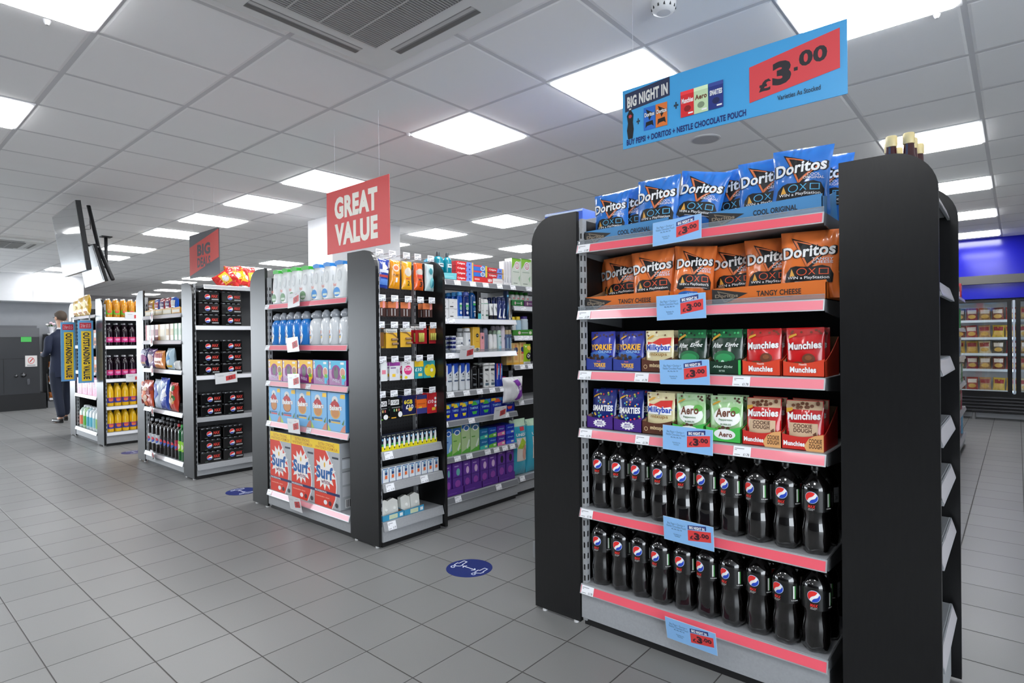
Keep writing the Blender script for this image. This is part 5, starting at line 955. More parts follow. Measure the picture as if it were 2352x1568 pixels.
rows('Y', q3((110, 180), (179, 243), (232, 318), (320, 374), (376, 404)), [t3(q) for q in (540, 548, 562, 543, 640)], Z3[2]+.003, [sbag((40, 36, 90), [('E', .5, .45, .4, .22, (150, 60, 130)), ('R', .2, .2, .8, .3, (210, 160, 120)), ('E', .5, .8, .3, .1, (200, 200, 220))], 1.1), sbag((110, 70, 130), [('E', .5, .5, .35, .22, (220, 190, 190)), ('R', .2, .72, .8, .84, (60, 40, 90))], 2.1), sbag((235, 150, 80), [('R', .1, .6, .9, .85, (170, 40, 40)), ('T', 'hovis', .2, .3, .8, .5, (150, 60, 30))], 3.1), sbag((190, 215, 230), [('P', [(.2, .3), (.8, .5), (.6, .8)], (80, 150, 200)), ('R', .1, .1, .9, .2, (230, 190, 60))], 4.1), sbag((232, 232, 230), [('R', .2, .3, .8, .6, (200, 210, 220))], 5.1)],
     ['navy and purple bread bag at the left of the middle shelf', 'lilac bread bag beside the navy one', 'orange bread bag behind the price card', 'pale blue bread bag on the middle shelf', 'small white bread bag by the end panel'], 'bag', 'bread bags', .1, 1, PL+.01)
rows('Y', q3((135, 235), (226, 290), (276, 346), (346, 405)), [t3(q) for q in (795, 790, 778, 815)], Z3[1]+.003, [sbag((200, 80, 50), dots([(235, 200, 170), (240, 120, 60), (150, 30, 40)], .1, .9, 16, 3, .12), 1.7), sbag((190, 205, 225), [('P', [(.2, .2), (.8, .5), (.5, .9)], (50, 80, 180)), ('P', [(.1, .6), (.5, .8), (.2, .9)], (60, 90, 190))], 2.7), sbag((38, 70, 175), [('P', [(.1, .2), (.9, .45), (.8, .6), (.2, .4)], (225, 225, 235)), ('P', [(.3, .6), (.9, .8), (.5, .9)], (200, 215, 235))], 3.7), sbag((205, 60, 45), dots([(240, 210, 180), (225, 150, 60), (60, 120, 60)], .1, .9, 14, 5, .14), 4.7)],
     ['red patterned crisp multibag at the left', 'white and blue crisp multibag', 'bright blue crisp multibag', 'red crisp multibag by the pale end panel'], 'bag', 'crisp multibags', .1, 1, PL+.01)
def soda(c, lab, cap):
    return lambda w, h: flask('soda_bottle', w, h, c, cap, [('R', .0, .35, 1, .72, lab), ('E', .5, .5, .3, .12, (60, 90, 180)), ('P', [(.2, .5), (.8, .5), (.7, .6), (.3, .6)], (215, 50, 50))] if lab != (150, 215, 60) else [('R', 0, .35, 1, .72, lab), ('E', .5, .52, .25, .1, (235, 240, 200))], caph=.08, neck=.3, sh=.82, capw=.36)
s_w, s_k, s_r, s_g = soda((20, 14, 12), (205, 208, 212), (170, 172, 178)), soda((18, 12, 12), (20, 20, 24), (30, 30, 34)), soda((20, 12, 12), (170, 30, 60), (190, 40, 50)), soda((10, 90, 40), (150, 215, 60), (40, 150, 60))
rows('Y', q3((118, 148), (150, 180), (183, 212), (214, 243), (245, 273), (275, 300), (302, 332), (333, 358), (360, 384), (386, 412)), t3(1082), Z3[0], [s_w, s_w, s_w, s_k, s_k, s_k, s_k, s_r, s_g, s_g],
     ['%s bottle, %s, third gondola drinks shelf' % (c, nth(i, 10)) for i, c in enumerate(['silver labelled cola']*3+['black labelled cola']*4+['red capped cola']+['green lemonade']*2)], 'bottle', 'large soda bottles', .1, 2, PL+.004, hfix=.35)
for i, (x, z, rx) in enumerate([(-6.86, .075, .15), (-6.87, .53, .1), (-6.865, .955, .05), (-6.87, 1.265, .05), (-6.86, 1.52, 0)]):
    put('pw', PWb, (x, 2.165, z+.003), 'white promotion card on the %s of the biscuit display' % ['bottom rail', 'second rail up', 'third rail up', 'fourth rail up', 'top rail'][i], 'promotion card', 'white promotion cards', tilt=(rx, -.1), rotz=-.2)
def multipack():
    t = empty('cola_multipack'); g = G(); w, d, h = .196, .16, .112
    g.bbox(0, .0, .0, w, d, h-.012, mat((16, 16, 18), .22, coat=.8), .006)
    g.art([('E', .42, .52, .13, .25, (180, 190, 215)), ('E', .42, .52, .12, .23, WH), ('P', [(.42+.12*math.cos(a*PI/8), .52+.23*math.sin(a*PI/8)) for a in range(1, 10)]+[(.42, .55)], (225, 50, 45)), ('P', [(.42-.11, .43)]+[(.42+.12*math.cos(a*PI/8), .52+.23*math.sin(a*PI/8)) for a in range(10, 16)]+[(.44, .44)], (40, 70, 180)),
           ('T', 'MAX', .60, .42, .92, .72, (205, 60, 50), {'b': .04, 'sh': .2}), ('R', .62, .22, .94, .32, (170, 170, 172)), ('R', .2, .1, .34, .16, (70, 90, 80))], flat(0, 0, 0), w, h-.012)
    g.build('shrink_wrap', t); g = G()
    for i in range(4):
        for j in range(3): g = G(); g.lathe([(.022, 0), (.0225, .006), (.020, .012), (.018, .010)], mat((120, 122, 126), .25, metal=.8), 12, .027+.0475*i, .028+.05*j, h-.013); g.build('can_top', t)
    return t
n = 0
for z, cnt, wh in ((Z3s[3], 3, 'top'), (Z3s[2], 3, 'second'), (Z3s[1], 2, 'third'), (Z3s[0], 3, 'bottom')):
    for k in range(cnt):
        for c in range(2):
            put('mpk', multipack, (-5.895, 2.262+c*.215+(.012 if cnt == 2 else 0), z+.0008+k*.1135), 'black can multipack, %s column, layer %s, %s shelf' % (('left', 'right')[c], ['one', 'two', 'three'][k], wh), 'multipack', 'cola multipacks', rotz=PI/2)
put('pw', PWb, (-5.862, 2.50, .900), 'white promotion card with red price on the multipack shelf', 'promotion card', 'white promotion cards', rotz=PI/2+.05, tilt=(.0, -.05))
for i, (y, z, ry, key, c) in enumerate([(2.46, 1.87, .9, 'tb1', (230, 50, 40)), (2.60, 1.87, .1, 'tb2', (245, 190, 40)), (2.68, 1.87, -.2, 'tb1', 0), (2.75, 1.87, .2, 'tb2', 0), (2.83, 1.87, -.1, 'tb1', 0)]):
    f = {'tb1': bag('snack_bag', .15, .2, .07, (225, 50, 45), [('R', .1, .3, .9, .7, (245, 200, 50)), ('E', .5, .5, .25, .15, (235, 235, 245))], 1.9, .008, L=.03), 'tb2': bag('snack_bag', .15, .19, .07, (245, 190, 40), [('R', 0, .75, 1, 1, (225, 50, 45)), ('E', .55, .45, .3, .15, (240, 240, 250)), ('R', 0, 0, 1, .2, (225, 50, 45))], 2.9, .008, L=.03)}[key]
    put(key, f, (-5.97, y, z), '%s snack bag on top of the third gondola, %s' % (('red', 'yellow')[key == 'tb2'], ['separate at the left', 'left of the heap', 'middle of the heap', 'right middle of the heap', 'beside the grey end panel'][i]), 'bag', 'snack bags on top', rotz=PI/2+.2*(i-2), tilt=(-.15, ry))
t = empty('top_shelf', (-5.87, 2.30, 0), PI/2); shelf(t, 1.0, .24, 1.855, GREYM, 0, (), False); g = G(); g.box(.0, .2, 1.80, .02, .24, 1.825, GREYM); g.build('bracket', t)
tag(t, 'plain grey top shelf of the third gondola carrying snack bags', 'shelf')
# ================================================================== FOURTH GONDOLA STOCK
q4 = pz(3.92, 150, 640); t4 = lambda b: 640+b/3.92
rows('Y', q4((108, 165), (150, 205), (196, 250)), [t4(q) for q in (190, 160, 140)], Z4[4]+.003, sbag((225, 175, 40), [('E', .5, .5, .3, .2, (245, 225, 150)), ('R', .2, .1, .8, .2, (200, 130, 30))], 1.3), ['golden snack bag, %s at the top of the farthest display' % nth(i, 3) for i in range(3)], 'bag', 'golden snack bags', .09, 1, PL+.01)
rows('Y', q4((108, 150), (152, 196), (198, 240), (242, 284)), t4(890), Z4[1], lambda w, h: carton('drink_carton', w, h, .12, (222, 40, 130), [('R', .2, .1, .6, .9, (245, 200, 225)), ('T', 'OO', .25, .4, .7, .6, WH, {'b': .03})]), ['bright pink drink carton, %s below the bargain fins' % nth(i, 4) for i in range(4)], 'carton', 'pink drink cartons', .13, 1, PL)
for zz, cs in ((Z4[3], ((60, 170, 200), (235, 220, 90), (220, 90, 80), (235, 200, 80), (220, 110, 60))), (Z4[2], ((70, 180, 200), (225, 235, 230), (240, 170, 110), (235, 190, 150), (240, 120, 60)))):
    rows('Y', q4((108, 142), (144, 178), (180, 214), (216, 250), (252, 284)), 700, zz, [(lambda c: (lambda w, h: carton('snack_box', w, h, .12, c, [('R', .1, .5, .9, .8, WH), ('R', .1, .1, .6, .3, tuple(x//2 for x in c))])))(c) for c in cs], ['%s snack box partly behind the fins, %s shelf' % (c, 'upper' if zz == Z4[3] else 'lower') for c in ('leftmost', 'second', 'third', 'fourth', 'rightmost')], 'box', 'snack boxes behind the fins', .13, 1, PL, hfix=.2)
rows('Y', q4((116, 146), (147, 174), (176, 203), (204, 230), (232, 258), (260, 286)), t4(1100), Z4[0], [(lambda c, d: (lambda w, h: flask('water_bottle', w, h, c, (225, 230, 235), [('R', 0, .2, 1, .8, d)], caph=.08, neck=.4, capw=.42)))(c, d) for c, d in (((190, 215, 200), (235, 110, 60)), ((190, 225, 180), (90, 190, 60)), ((180, 215, 225), (60, 170, 190)), ((215, 225, 230), (90, 190, 215)), ((225, 232, 235), (150, 210, 220)), ((215, 228, 220), (150, 200, 90)))],
     ['%s flavoured water bottle on the lowest shelf of the farthest display' % c for c in ('orange labelled', 'green labelled', 'teal labelled', 'sky blue labelled', 'pale blue labelled', 'lime labelled')], 'bottle', 'flavoured water bottles', .07, 1, PL, hfix=.30)
def squash(c, lab, cap): return lambda w, h: flask('squash_bottle', w, h, c, cap, [('R', 0, .25, 1, .62, lab[0]), ('E', .5, .45, .28, .1, lab[1]), ('R', .2, .52, .8, .6, lab[2])], caph=.07, neck=.3, sh=.66, capw=.34, rough=.15)
sq1, sq2, sq3 = squash((205, 140, 35), ((110, 185, 50), (225, 90, 60), (235, 110, 60)), (230, 230, 225)), squash((28, 14, 26), ((205, 50, 130), (230, 140, 190), (225, 60, 90)), (200, 200, 205)), squash((240, 190, 30), ((60, 60, 160), (235, 120, 60), (215, 60, 90)), (240, 190, 40))
for z, f, nm, hh in ((Z4s[4], sq1, 'amber juice bottle with green label', .24), (Z4s[3], sq2, 'dark bottle with pink label', .29), (Z4s[2], sq2, 'dark bottle with pink label', .30), (Z4s[1], sq3, 'orange squash bottle with purple label', .29), (Z4s[0], sq3, 'orange squash bottle with purple label', .28)):
    for i in range(6):
        for k in range(2):
            w_ = .083
            put((id(f), hh), lambda: f(w_-.004, hh), (-8.735-.085*k, 2.245+i*.0835, z+.0006), '%s, %s, %s shelf up%s' % (nm, nth(i, 6), ORD[max(1, Z4s.index(z))] if Z4s.index(z) else 'bottom', ', back row' if k else ''), 'bottle', 'squash and juice bottles', rotz=PI/2)
put('pw', PWb, (-8.70, 2.55, 1.60), 'wide blank white card on the top rail beside the juice', 'promotion card', 'white promotion cards', rotz=PI/2)
put('pw', PWb, (-8.70, 2.55, .80), 'white and red card on the dark squash rail', 'promotion card', 'white promotion cards', rotz=PI/2)
# ================================================================== RIGHT AISLE RUN
rr = random.Random(11)
pal = [(232, 232, 230), (205, 60, 70), (225, 225, 220), (90, 140, 90), (60, 110, 170), (235, 235, 235), (180, 60, 80), (120, 170, 200), (60, 60, 66), (60, 160, 90), (225, 200, 110)]
for zi, z in enumerate(ZR):
    y = 6.3; i = 0
    while y < 8.5:
        w = rr.choice((.09, .11, .14)); c = pal[(i*3+zi*2) % len(pal)]; h = (.17 if zi == 5 else .21)+rr.choice((0, .02))
        if zi == 5 and i % 2 == 0: f = lambda: flask('sauce_bottle', .075, .19, c, (235, 235, 235), [('R', 0, .2, 1, .6, WH)], caph=.15); k = ('rb', c, 5); w = .085
        else: f = lambda: carton('grocery_box', w-.006, h, .1, c, [('R', .1, .5, .9, .85, tuple(255-(255-x)//3 for x in c)), ('R', .15, .15, .85, .25, tuple(x//2 for x in c))]); k = ('rg', c, w, h)
        put(k, f, (-.48-rr.random()*.03, y, z+.0008), '%s, %s on the %s right aisle shelf' % ('bottle' if k[0] == 'rb' else 'grocery box', ORD[i % 14] if i < 14 else 'beyond the %s' % ORD[i-14], ['lowest', 'second', 'third', 'fourth', 'fifth', 'top'][zi]), 'bottle' if k[0] == 'rb' else 'box', 'groceries along the right aisle', rotz=PI/2)
        y += w+.012; i += 1
# dark glass bottles standing on top of the nearest gondola
def wine():
    t = empty('glass_bottle'); g = G(); g.lathe([(.030, 0), (.032, .004), (.032, .13), (.028, .16), (.019, .20), (.016, .25)], mat((70, 14, 22), .08, coat=1, trans=.3), 20)
    g.build('bottle', t); g = G(); g.lathe([(.0322, .05), (.0322, .12)], mat((215, 190, 170), .5), 20); g.build('label', t)
    g = G(); g.lathe([(.018, 0), (.0195, .004), (.0195, .035), (.017, .04)], mat((225, 205, 150), .35), 16, z0=.24); g.build('cap', t); return t
for i, (x, y) in enumerate(((-.345, 2.62), (-.290, 2.62), (-.36, 2.70), (-.29, 2.70), (-.35, 2.80), (-.28, 2.80))):
    put('wine', wine, (x-.012, y, 1.768), 'dark red glass bottle with cream cap above the end panel, %s' % ['front left', 'front right', 'middle left', 'middle right', 'back left', 'back right'][i], 'bottle', 'dark glass bottles')
t = empty('top_shelf', (-.20, 2.30, 0), PI/2); shelf(t, .42, .2, 1.765, LT, 0, (), False); g = G(); g.box(0, .18, 1.70, .02, .2, 1.734, GREYM); g.build('bracket', t)
tag(t, 'top shelf behind the broad end panel holding dark glass bottles', 'shelf')
t = empty('top_shelf', (-.22, 2.76, 0), PI/2); shelf(t, .3, .2, 1.765, LT, 0, (), False); g = G(); g.box(0, .18, 1.70, .02, .2, 1.734, GREYM); g.build('bracket', t)
tag(t, 'continued top shelf behind the second rounded board', 'shelf')
# ================================================================== SIGNS
def cord(t, x, y, z0, z1=CZ):
    g = G(); g.tube([(x, y, z0), (x, y, z1)], .0008, mat((225, 225, 230), .3), 5); return g.build('cord', t)
def mini(px, col, art, L=None):
    x0, y0, x1, y1 = px
    return [('R', x0, y0, x1, y1, col)]+[tuple([a[0]]+[x0+a[1]*(x1-x0), y0+a[2]*(y1-y0), x0+a[3]*(x1-x0), y0+a[4]*(y1-y0)]+list(a[5:])) if a[0] == 'R' else
        (a[0], a[1], x0+a[2]*(x1-x0), y0+a[3]*(y1-y0), x0+a[4]*(x1-x0), y0+a[5]*(y1-y0))+tuple(a[6:]) if a[0] == 'T' else
        ('E', x0+a[1]*(x1-x0), y0+a[2]*(y1-y0), a[3]*(x1-x0), a[4]*(y1-y0), a[5]) if a[0] == 'E' else ('P', [(x0+p*(x1-x0), y0+q*(y1-y0)) for p, q in a[1]], a[2]) for a in art]
sx0, sx1, sz0, sz1 = -1.265, -.421, 2.100, 2.347
w, h = sx1-sx0, sz1-sz0
t = empty('hanging_sign', (sx0, 2.2, sz0)); g = G(); g.box(0, 0, 0, w, .004, h, mat((70, 165, 225), .4))
SB = (40, 60, 78)
a = [('P', [(.015, .62), (.255, .69), (.255, .995), (.015, .93)], (44, 52, 82)), ('T', 'BIG NIGHT IN', .027, .70, .245, .89, (225, 225, 220), {'b': .045, 'arc': .06}),
     ('P', [(.03, .15), (.024, .3), (.03, .42), (.024, .55), (.036, .62), (.036, .67), (.05, .67), (.05, .62), (.062, .55), (.058, .42), (.062, .3), (.056, .15)], (22, 22, 26)), ('E', .043, .53, .009, .03, (200, 60, 70)), ('R', .037, .64, .049, .665, (230, 230, 230)),
     ('T', '+', .078, .36, .097, .46, SB, {'b': .04}), ('T', '+', .275, .44, .298, .55, SB, {'b': .04}),
     ('T', 'BUY PEPSI + DORITOS + NESTLE CHOCOLATE POUCH', .022, .045, .61, .145, (22, 40, 110), {'b': .035}),
     ('P', [(.625, .215), (.975, .37), (.975, .91), (.625, .74)], (222, 70, 76)), ('T', '£', .665, .33, .715, .50, (40, 36, 42), {'b': .05}), ('T', '3', .72, .36, .795, .70, (40, 36, 42), {'b': .06}), ('R', .805, .50, .82, .55, (40, 36, 42)), ('T', '00', .825, .53, .93, .75, (40, 36, 42), {'b': .04}),
     ('T', 'Varieties As Stocked', .74, .145, .905, .215, SB, {'b': .015})]
for x0, c in ((.118, (40, 110, 205)), (.182, (225, 120, 50))):
    a += mini((x0, .22, x0+.06, .60), c, [('P', [(.2, .92), (.85, .7), (.5, .4)], BK), ('T', 'Doritos', .08, .58, .95, .76, WH, {'b': .03, 'ol': BK, 'ow': .04}), ('P', [(.15, .1), (.2, .35), (.8, .38), (.88, .12), (.7, .2), (.3, .18)], BK)])
for x0, c, tx, tc_ in ((.31, (222, 40, 46), 'Munchies', WH), (.375, (200, 225, 180), 'Aero', (110, 60, 38)), (.445, (34, 52, 130), 'SMARTIES', WH)):
    a += mini((x0, .27, x0+.067, .68), c, [('R', .0, .86, 1, 1, tuple(min(255, q+25) for q in c)), ('T', tx, .08, .52, .92, .72, tc_, {'b': .04}), ('E', .5, .3, .25, .12, tuple(q*2//3 for q in c)), ('R', .55, .08, .9, .14, WH)])
g.art(a, flat(0, 0, 0), w, h, off=.0004); g.build('board', t); cord(t, .05, .002, h-.01, CZ-sz0); cord(t, w-.05, .002, h-.01, CZ-sz0)
tag(t, 'long light blue hanging sign reading big night in with red price box', 'hanging sign')
t = empty('hanging_sign', (-3.558, 2.2, 1.887)); w, h = .688, .42; g = G(); g.box(0, 0, 0, w, .004, h, mat((214, 66, 66), .4))
g.art([('T', 'GREAT', .14, .53, .83, .88, (240, 236, 226), {'b': .055}), ('T', 'VALUE', .14, .11, .83, .46, (240, 236, 226), {'b': .055})], flat(0, 0, 0), w, h, off=.0005)
g.build('board', t); cord(t, .1, .002, h-.01, CZ-1.887); cord(t, w-.1, .002, h-.01, CZ-1.887); tag(t, 'red hanging sign with white letters reading great value', 'hanging sign')
t = empty('hanging_sign', (-5.925, 2.2, 1.902)); w, h = .655, .406; g = G(); g.box(0, 0, 0, w, .004, h, mat((84, 84, 90), .45))
g.art([('P', [(.01, .06), (.99, .36), (.99, .97), (.01, .72)], (214, 74, 66)), ('T', 'BIG', .28, .48, .72, .74, (80, 78, 84), {'b': .05}), ('T', 'DEALS', .28, .22, .72, .44, (80, 78, 84), {'b': .04})], flat(0, 0, 0), w, h, off=.0006)
g.build('board', t); cord(t, .1, .002, h-.01, CZ-1.902); cord(t, w-.1, .002, h-.01, CZ-1.902); tag(t, 'grey and red hanging sign reading big deals', 'hanging sign')
# bargain fins
for i, (pxs, X0, lb) in enumerate([((139, 171, 742, 876), -9.75, 'left bargain fin overlapping the person in the suit'), ((178, 215, 735, 880), -9.05, 'right bargain fin in front of the farthest shelves')]):
    def fin():
        t = empty('shelf_fin'); w, h = .165, .80; g = G(); g.box(0, 0, 0, w, .003, h, mat((105, 178, 230), .35))
        g.art([('P', [(.12, .87), (.88, .87), (.88, .965), (.12, .965)], (215, 50, 70)), ('T', '2 for £1.5', .2, .89, .8, .945, (230, 200, 210), {'b': .02}), ('R', .22, .03, .86, .83, (255, 218, 40)), ('T', 'OUTSTANDING VALUE', .33, .06, .76, .81, (30, 36, 60), {'b': .04, 'rot': -90})], flat(0, 0, 0), w, h, off=.0005)
        g.build('board', t); g = G(); g.box(.03, -.004, h, .135, .006, h+.012, mat((225, 228, 232), .3)); g.build('clip', t); g = G(); g.box(.12, .0, h+.012, .135, .003, h+.065, mat((225, 228, 232), .3)); g.box(.12, .0, h+.055, .215, .003, h+.065, mat((225, 228, 232), .3)); g.build('hanger', t); return t
    y0 = onX(pxs[0], pxs[2], X0)[1]; zb_ = onX(pxs[0], pxs[3], X0)[2]
    put('fin', fin, (X0, y0, zb_), 'blue and yellow '+lb, 'shelf fin', 'bargain fins', rotz=PI/2+(.12 if i == 0 else 0))
# ================================================================== CEILING THINGS
def cassette():
    t = empty('air_conditioner'); g = G(); wm = mat((225, 226, 224), .5)
    P = rrect(-.475, -.475, .475, .475, .03)
    g.extr(P, -.03, -.001, wm, 'z'); g.build('panel', t)
    for r in range(4):
        a = r*PI/2; g = G(); c, s_ = math.cos(a), math.sin(a)
        B = lambda x, y, z: (x*c-y*s_, x*s_+y*c, z)
        for (y0, y1, m_) in ((.36, .425, (150, 150, 150)), (.366, .386, (200, 200, 198)), (.395, .42, (110, 110, 108))):
            q = -.0305-(.0006 if y0 > .361 else 0)-(.0004 if y0 > .39 else 0)
            g.add([B(-.27, y0, q), B(.27, y0, q), B(.27, y1, q), B(-.27, y1, q)], [(3, 2, 1, 0)], m_)
        g.build('louvre', t)
    g = G(); g.box(-.30, -.30, -.036, .30, .30, -.030, mat((120, 120, 119), .6))
    for i in range(40): x = -.292+i*.015; g.box(x, -.295, -.0385, x+.006, .295, -.036, (165, 165, 163))
    for y in (-.15, 0, .15): g.box(-.295, y-.004, -.0395, .295, y+.004, -.0385, (190, 190, 188))
    g.build('grille', t); return t
put('ac', cassette, (-1.985, 1.385, CZ), 'large white square air conditioning vent near the top of the view', 'air conditioner', 'ceiling air vents')
put('ac', cassette, (-10.56, 1.42, CZ), 'distant square air conditioning vent at the far left', 'air conditioner', 'ceiling air vents')
t = empty('smoke_detector', onZ(1524, 2, CZ)); g = G(); g.lathe([(.028, -.052), (.045, -.045), (.05, -.03), (.052, -.012), (.052, 0)], mat((232, 232, 232), .4), 24); g.build('body', t)
g = G(); [g.box(.047*math.cos(a*PI/6)-.003, .047*math.sin(a*PI/6)-.003, -.04, .047*math.cos(a*PI/6)+.003, .047*math.sin(a*PI/6)+.003, -.028, (60, 60, 60)) for a in range(12)]; g.build('slots', t)
tag(t, 'white round smoke detector on the ceiling at the top edge of the view', 'smoke detector')
t = empty('ceiling_speaker', onZ(1620, 319, CZ)); g = G(); g.lathe([(.098, -.006), (.105, -.004), (.106, 0)], mat((215, 215, 216), .4), 32); g.build('rim', t); g = G(); g.lathe([(.090, -.008), (.092, -.006)], mat((185, 185, 190), .7), 32); g.build('mesh_cover', t)
tag(t, 'round flush ceiling speaker below the blue hanging sign', 'speaker')
for i, (px, py) in enumerate(((108, 47), (938, 306), (2152, 32), (1105, 508))):
    p = onZ(px, py, CZ); put('sprk', lambda: (lambda g: (g.lathe([(.007, -.02), (.012, -.012), (.016, 0)], mat((220, 220, 222), .3), 12), g.build('ceiling_hook'))[-1])(G()), p, 'small white ceiling hook beside a light panel, %s' % nth(i, 4), 'ceiling hook', 'ceiling hooks')
# televisions
def tv(name, tl, tr, br, bl, pole, lab, scr):
    tl, tr, br, bl = map(Vector, (tl, tr, br, bl)); n = (tr-tl).cross(bl-tl).normalized(); n = -n if n.y > 0 else n
    t = empty(name, tuple((tl+br)/2)); o = (tl+br)/2; g = G()
    c = [p-o for p in (tl, tr, br, bl)]; b = [p-n*.04 for p in c]
    g.add(c+b, [(0, 1, 2, 3), (7, 6, 5, 4), (0, 4, 5, 1), (1, 5, 6, 2), (2, 6, 7, 3), (3, 7, 4, 0)], mat((18, 18, 20), .35)); g.build('casing', t)
    s_ = [p*.975+n*.001 for p in c]; g = G(); g.add(s_, [(0, 1, 2, 3)], scr); g.build('screen', t)
    pv = Vector(pole)-o; m_ = -n*.06
    g = G(); g.tube([pv, Vector((pv.x+.25, pv.y+.02, m_.z)), Vector((pv.x+.54, pv.y+.06, -.33))], .018, (28, 28, 30), 10); g.build('pole', t)
    g = G(); g.tube([Vector((pv.x+.25, pv.y+.02, m_.z)), m_], .014, (30, 30, 32), 8); g.build('arm', t)
    g = G(); q = m_; g.box(q.x-.12, q.y-.015, q.z-.1, q.x+.12, q.y+.015, q.z+.1, (30, 30, 32)); g.build('mount_plate', t)
    g = G(); g.tube([pv+Vector((.02, 0, -.02)), pv+Vector((.06, .0, -.25)), Vector((m_.x+.1, m_.y, m_.z+.1))], .004, (15, 15, 16), 6); g.build('cable', t)
    return tag(t, lab, 'television', None)
SCR = mat((30, 32, 36), .06, spec=1.0, coat=1)
tv('television', (-7.2, 1.409, 2.556), (-6.21, 1.38, 2.556), (-6.21, 1.455, 1.953), (-7.17, 1.487, 1.965), (-7.203, 1.712, CZ), 'large flat television hung from the ceiling, reflecting the lights', SCR)
TVO = bpy.data.objects['television']
c_ = [Vector(q)-TVO.location for q in (onY(178, 577, 1.64), onY(213, 560, 1.62), onY(241, 646, 1.70), onY(195, 661, 1.72))]
n_ = Vector((0, -1, -.25)).normalized(); b_ = [p-n_*.03 for p in c_]
g = G(); g.add(c_+b_, [(0, 1, 2, 3), (7, 6, 5, 4), (0, 4, 5, 1), (1, 5, 6, 2), (2, 6, 7, 3), (3, 7, 4, 0)], mat((18, 18, 20), .35)); SCM = mat((120, 122, 126), .35); mo = g.build('small_monitor', TVO)  # grey screen colour stands in for the reflected ceiling
def mq(u, v, e=.002): return tuple((c_[0]*(1-u)*v+c_[1]*u*v+c_[2]*u*(1-v)+c_[3]*(1-u)*(1-v))+n_*e)
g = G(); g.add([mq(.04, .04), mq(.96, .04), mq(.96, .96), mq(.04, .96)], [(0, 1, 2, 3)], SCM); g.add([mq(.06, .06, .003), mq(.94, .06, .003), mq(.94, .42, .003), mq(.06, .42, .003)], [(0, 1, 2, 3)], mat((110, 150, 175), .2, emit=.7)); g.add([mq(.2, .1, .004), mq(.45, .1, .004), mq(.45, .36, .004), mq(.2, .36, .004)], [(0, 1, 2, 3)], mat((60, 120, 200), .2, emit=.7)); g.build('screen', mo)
t = empty('ceiling_pole', (-9.127, 2.356, CZ)); g = G(); g.tube([(0, 0, 0), (0, 0, -.42)], .02, (35, 35, 38), 10); g.build('pole', t); g = G(); g.tube([(0, 0, -.40), (-.25, -.05, -.40)], .014, (35, 35, 38), 8); g.build('arm', t); g = G(); g.box(-.06, -.06, -.012, .06, .06, 0, (40, 40, 42)); g.build('base_plate', t)
tag(t, 'short dark ceiling pole with side arm right of the televisions', 'ceiling pole')
# ================================================================== FLOOR STICKERS
def stroke(g, pts, wd, z, m, close=False):
    P = [Vector((p[0], p[1])) for p in pts]
    if close: P.append(P[0])
    for a, b in zip(P[:-1], P[1:]):
        d = (b-a); n = Vector((-d.y, d.x)).normalized()*wd/2; e = d.normalized()*wd/2
        g.add([(*(a-n-e), z), (*(b-n+e), z), (*(b+n+e), z), (*(a+n-e), z)], [(0, 1, 2, 3)], m)
sc0 = Vector(onZ(1078, 1304, 0))
def zp(a, b): p = onZ(1000+a/14.7, 1270+b/14.7, 0); return (p[0]-sc0.x, p[1]-sc0.y)
def sticker():
    g = G(); r = .132; n = 40; g.add([(r*math.cos(2*PI*i/n), r*math.sin(2*PI*i/n), .0008) for i in range(n)], [tuple(range(n))], mat((28, 44, 112), .35))
    g.add([(r*math.cos(2*PI*i/n), r*math.sin(2*PI*i/n), z) for z in (.0, .0008) for i in range(n)], [(i, (i+1) % n, n+(i+1) % n, n+i) for i in range(n)], mat((28, 44, 112), .35))
    wm = mat((225, 230, 245), .4)
    for dx, dy in ((0, 0), (695, 245)):
        body = [(635, 400), (750, 330), (800, 345), (970, 265), (1065, 300), (920, 385), (925, 410), (830, 440), (700, 435)]
        stroke(g, [zp(a+dx, b+dy) for a, b in body], .006, .0012, wm, True)
        hd = [(590+60*math.cos(k*PI/6), 460+30*math.sin(k*PI/6)) for k in range(12)]; stroke(g, [zp(a+dx, b+dy) for a, b in hd], .006, .0012, wm, True)
    stroke(g, [zp(950, 445), zp(1335, 565)], .006, .0012, wm); stroke(g, [zp(1050, 432), zp(940, 440), zp(940, 485)], .006, .0012, wm); stroke(g, [zp(1330, 525), zp(1340, 572), zp(1225, 580)], .006, .0012, wm)
    return g.build('floor_sticker')
put('stk', sticker, (sc0.x, sc0.y, 0), 'round navy distancing sticker on the open floor in front', 'floor sticker', 'navy floor stickers')
p = onZ(556, 1128, 0); put('stk', sticker, (p[0], p[1], 0), 'round navy floor sticker beside the multipack shelves', 'floor sticker', 'navy floor stickers')
p = onZ(308, 1038, 0); put('stk', sticker, (p[0], p[1], 0), 'distant navy floor sticker beside the third gondola', 'floor sticker', 'navy floor stickers')
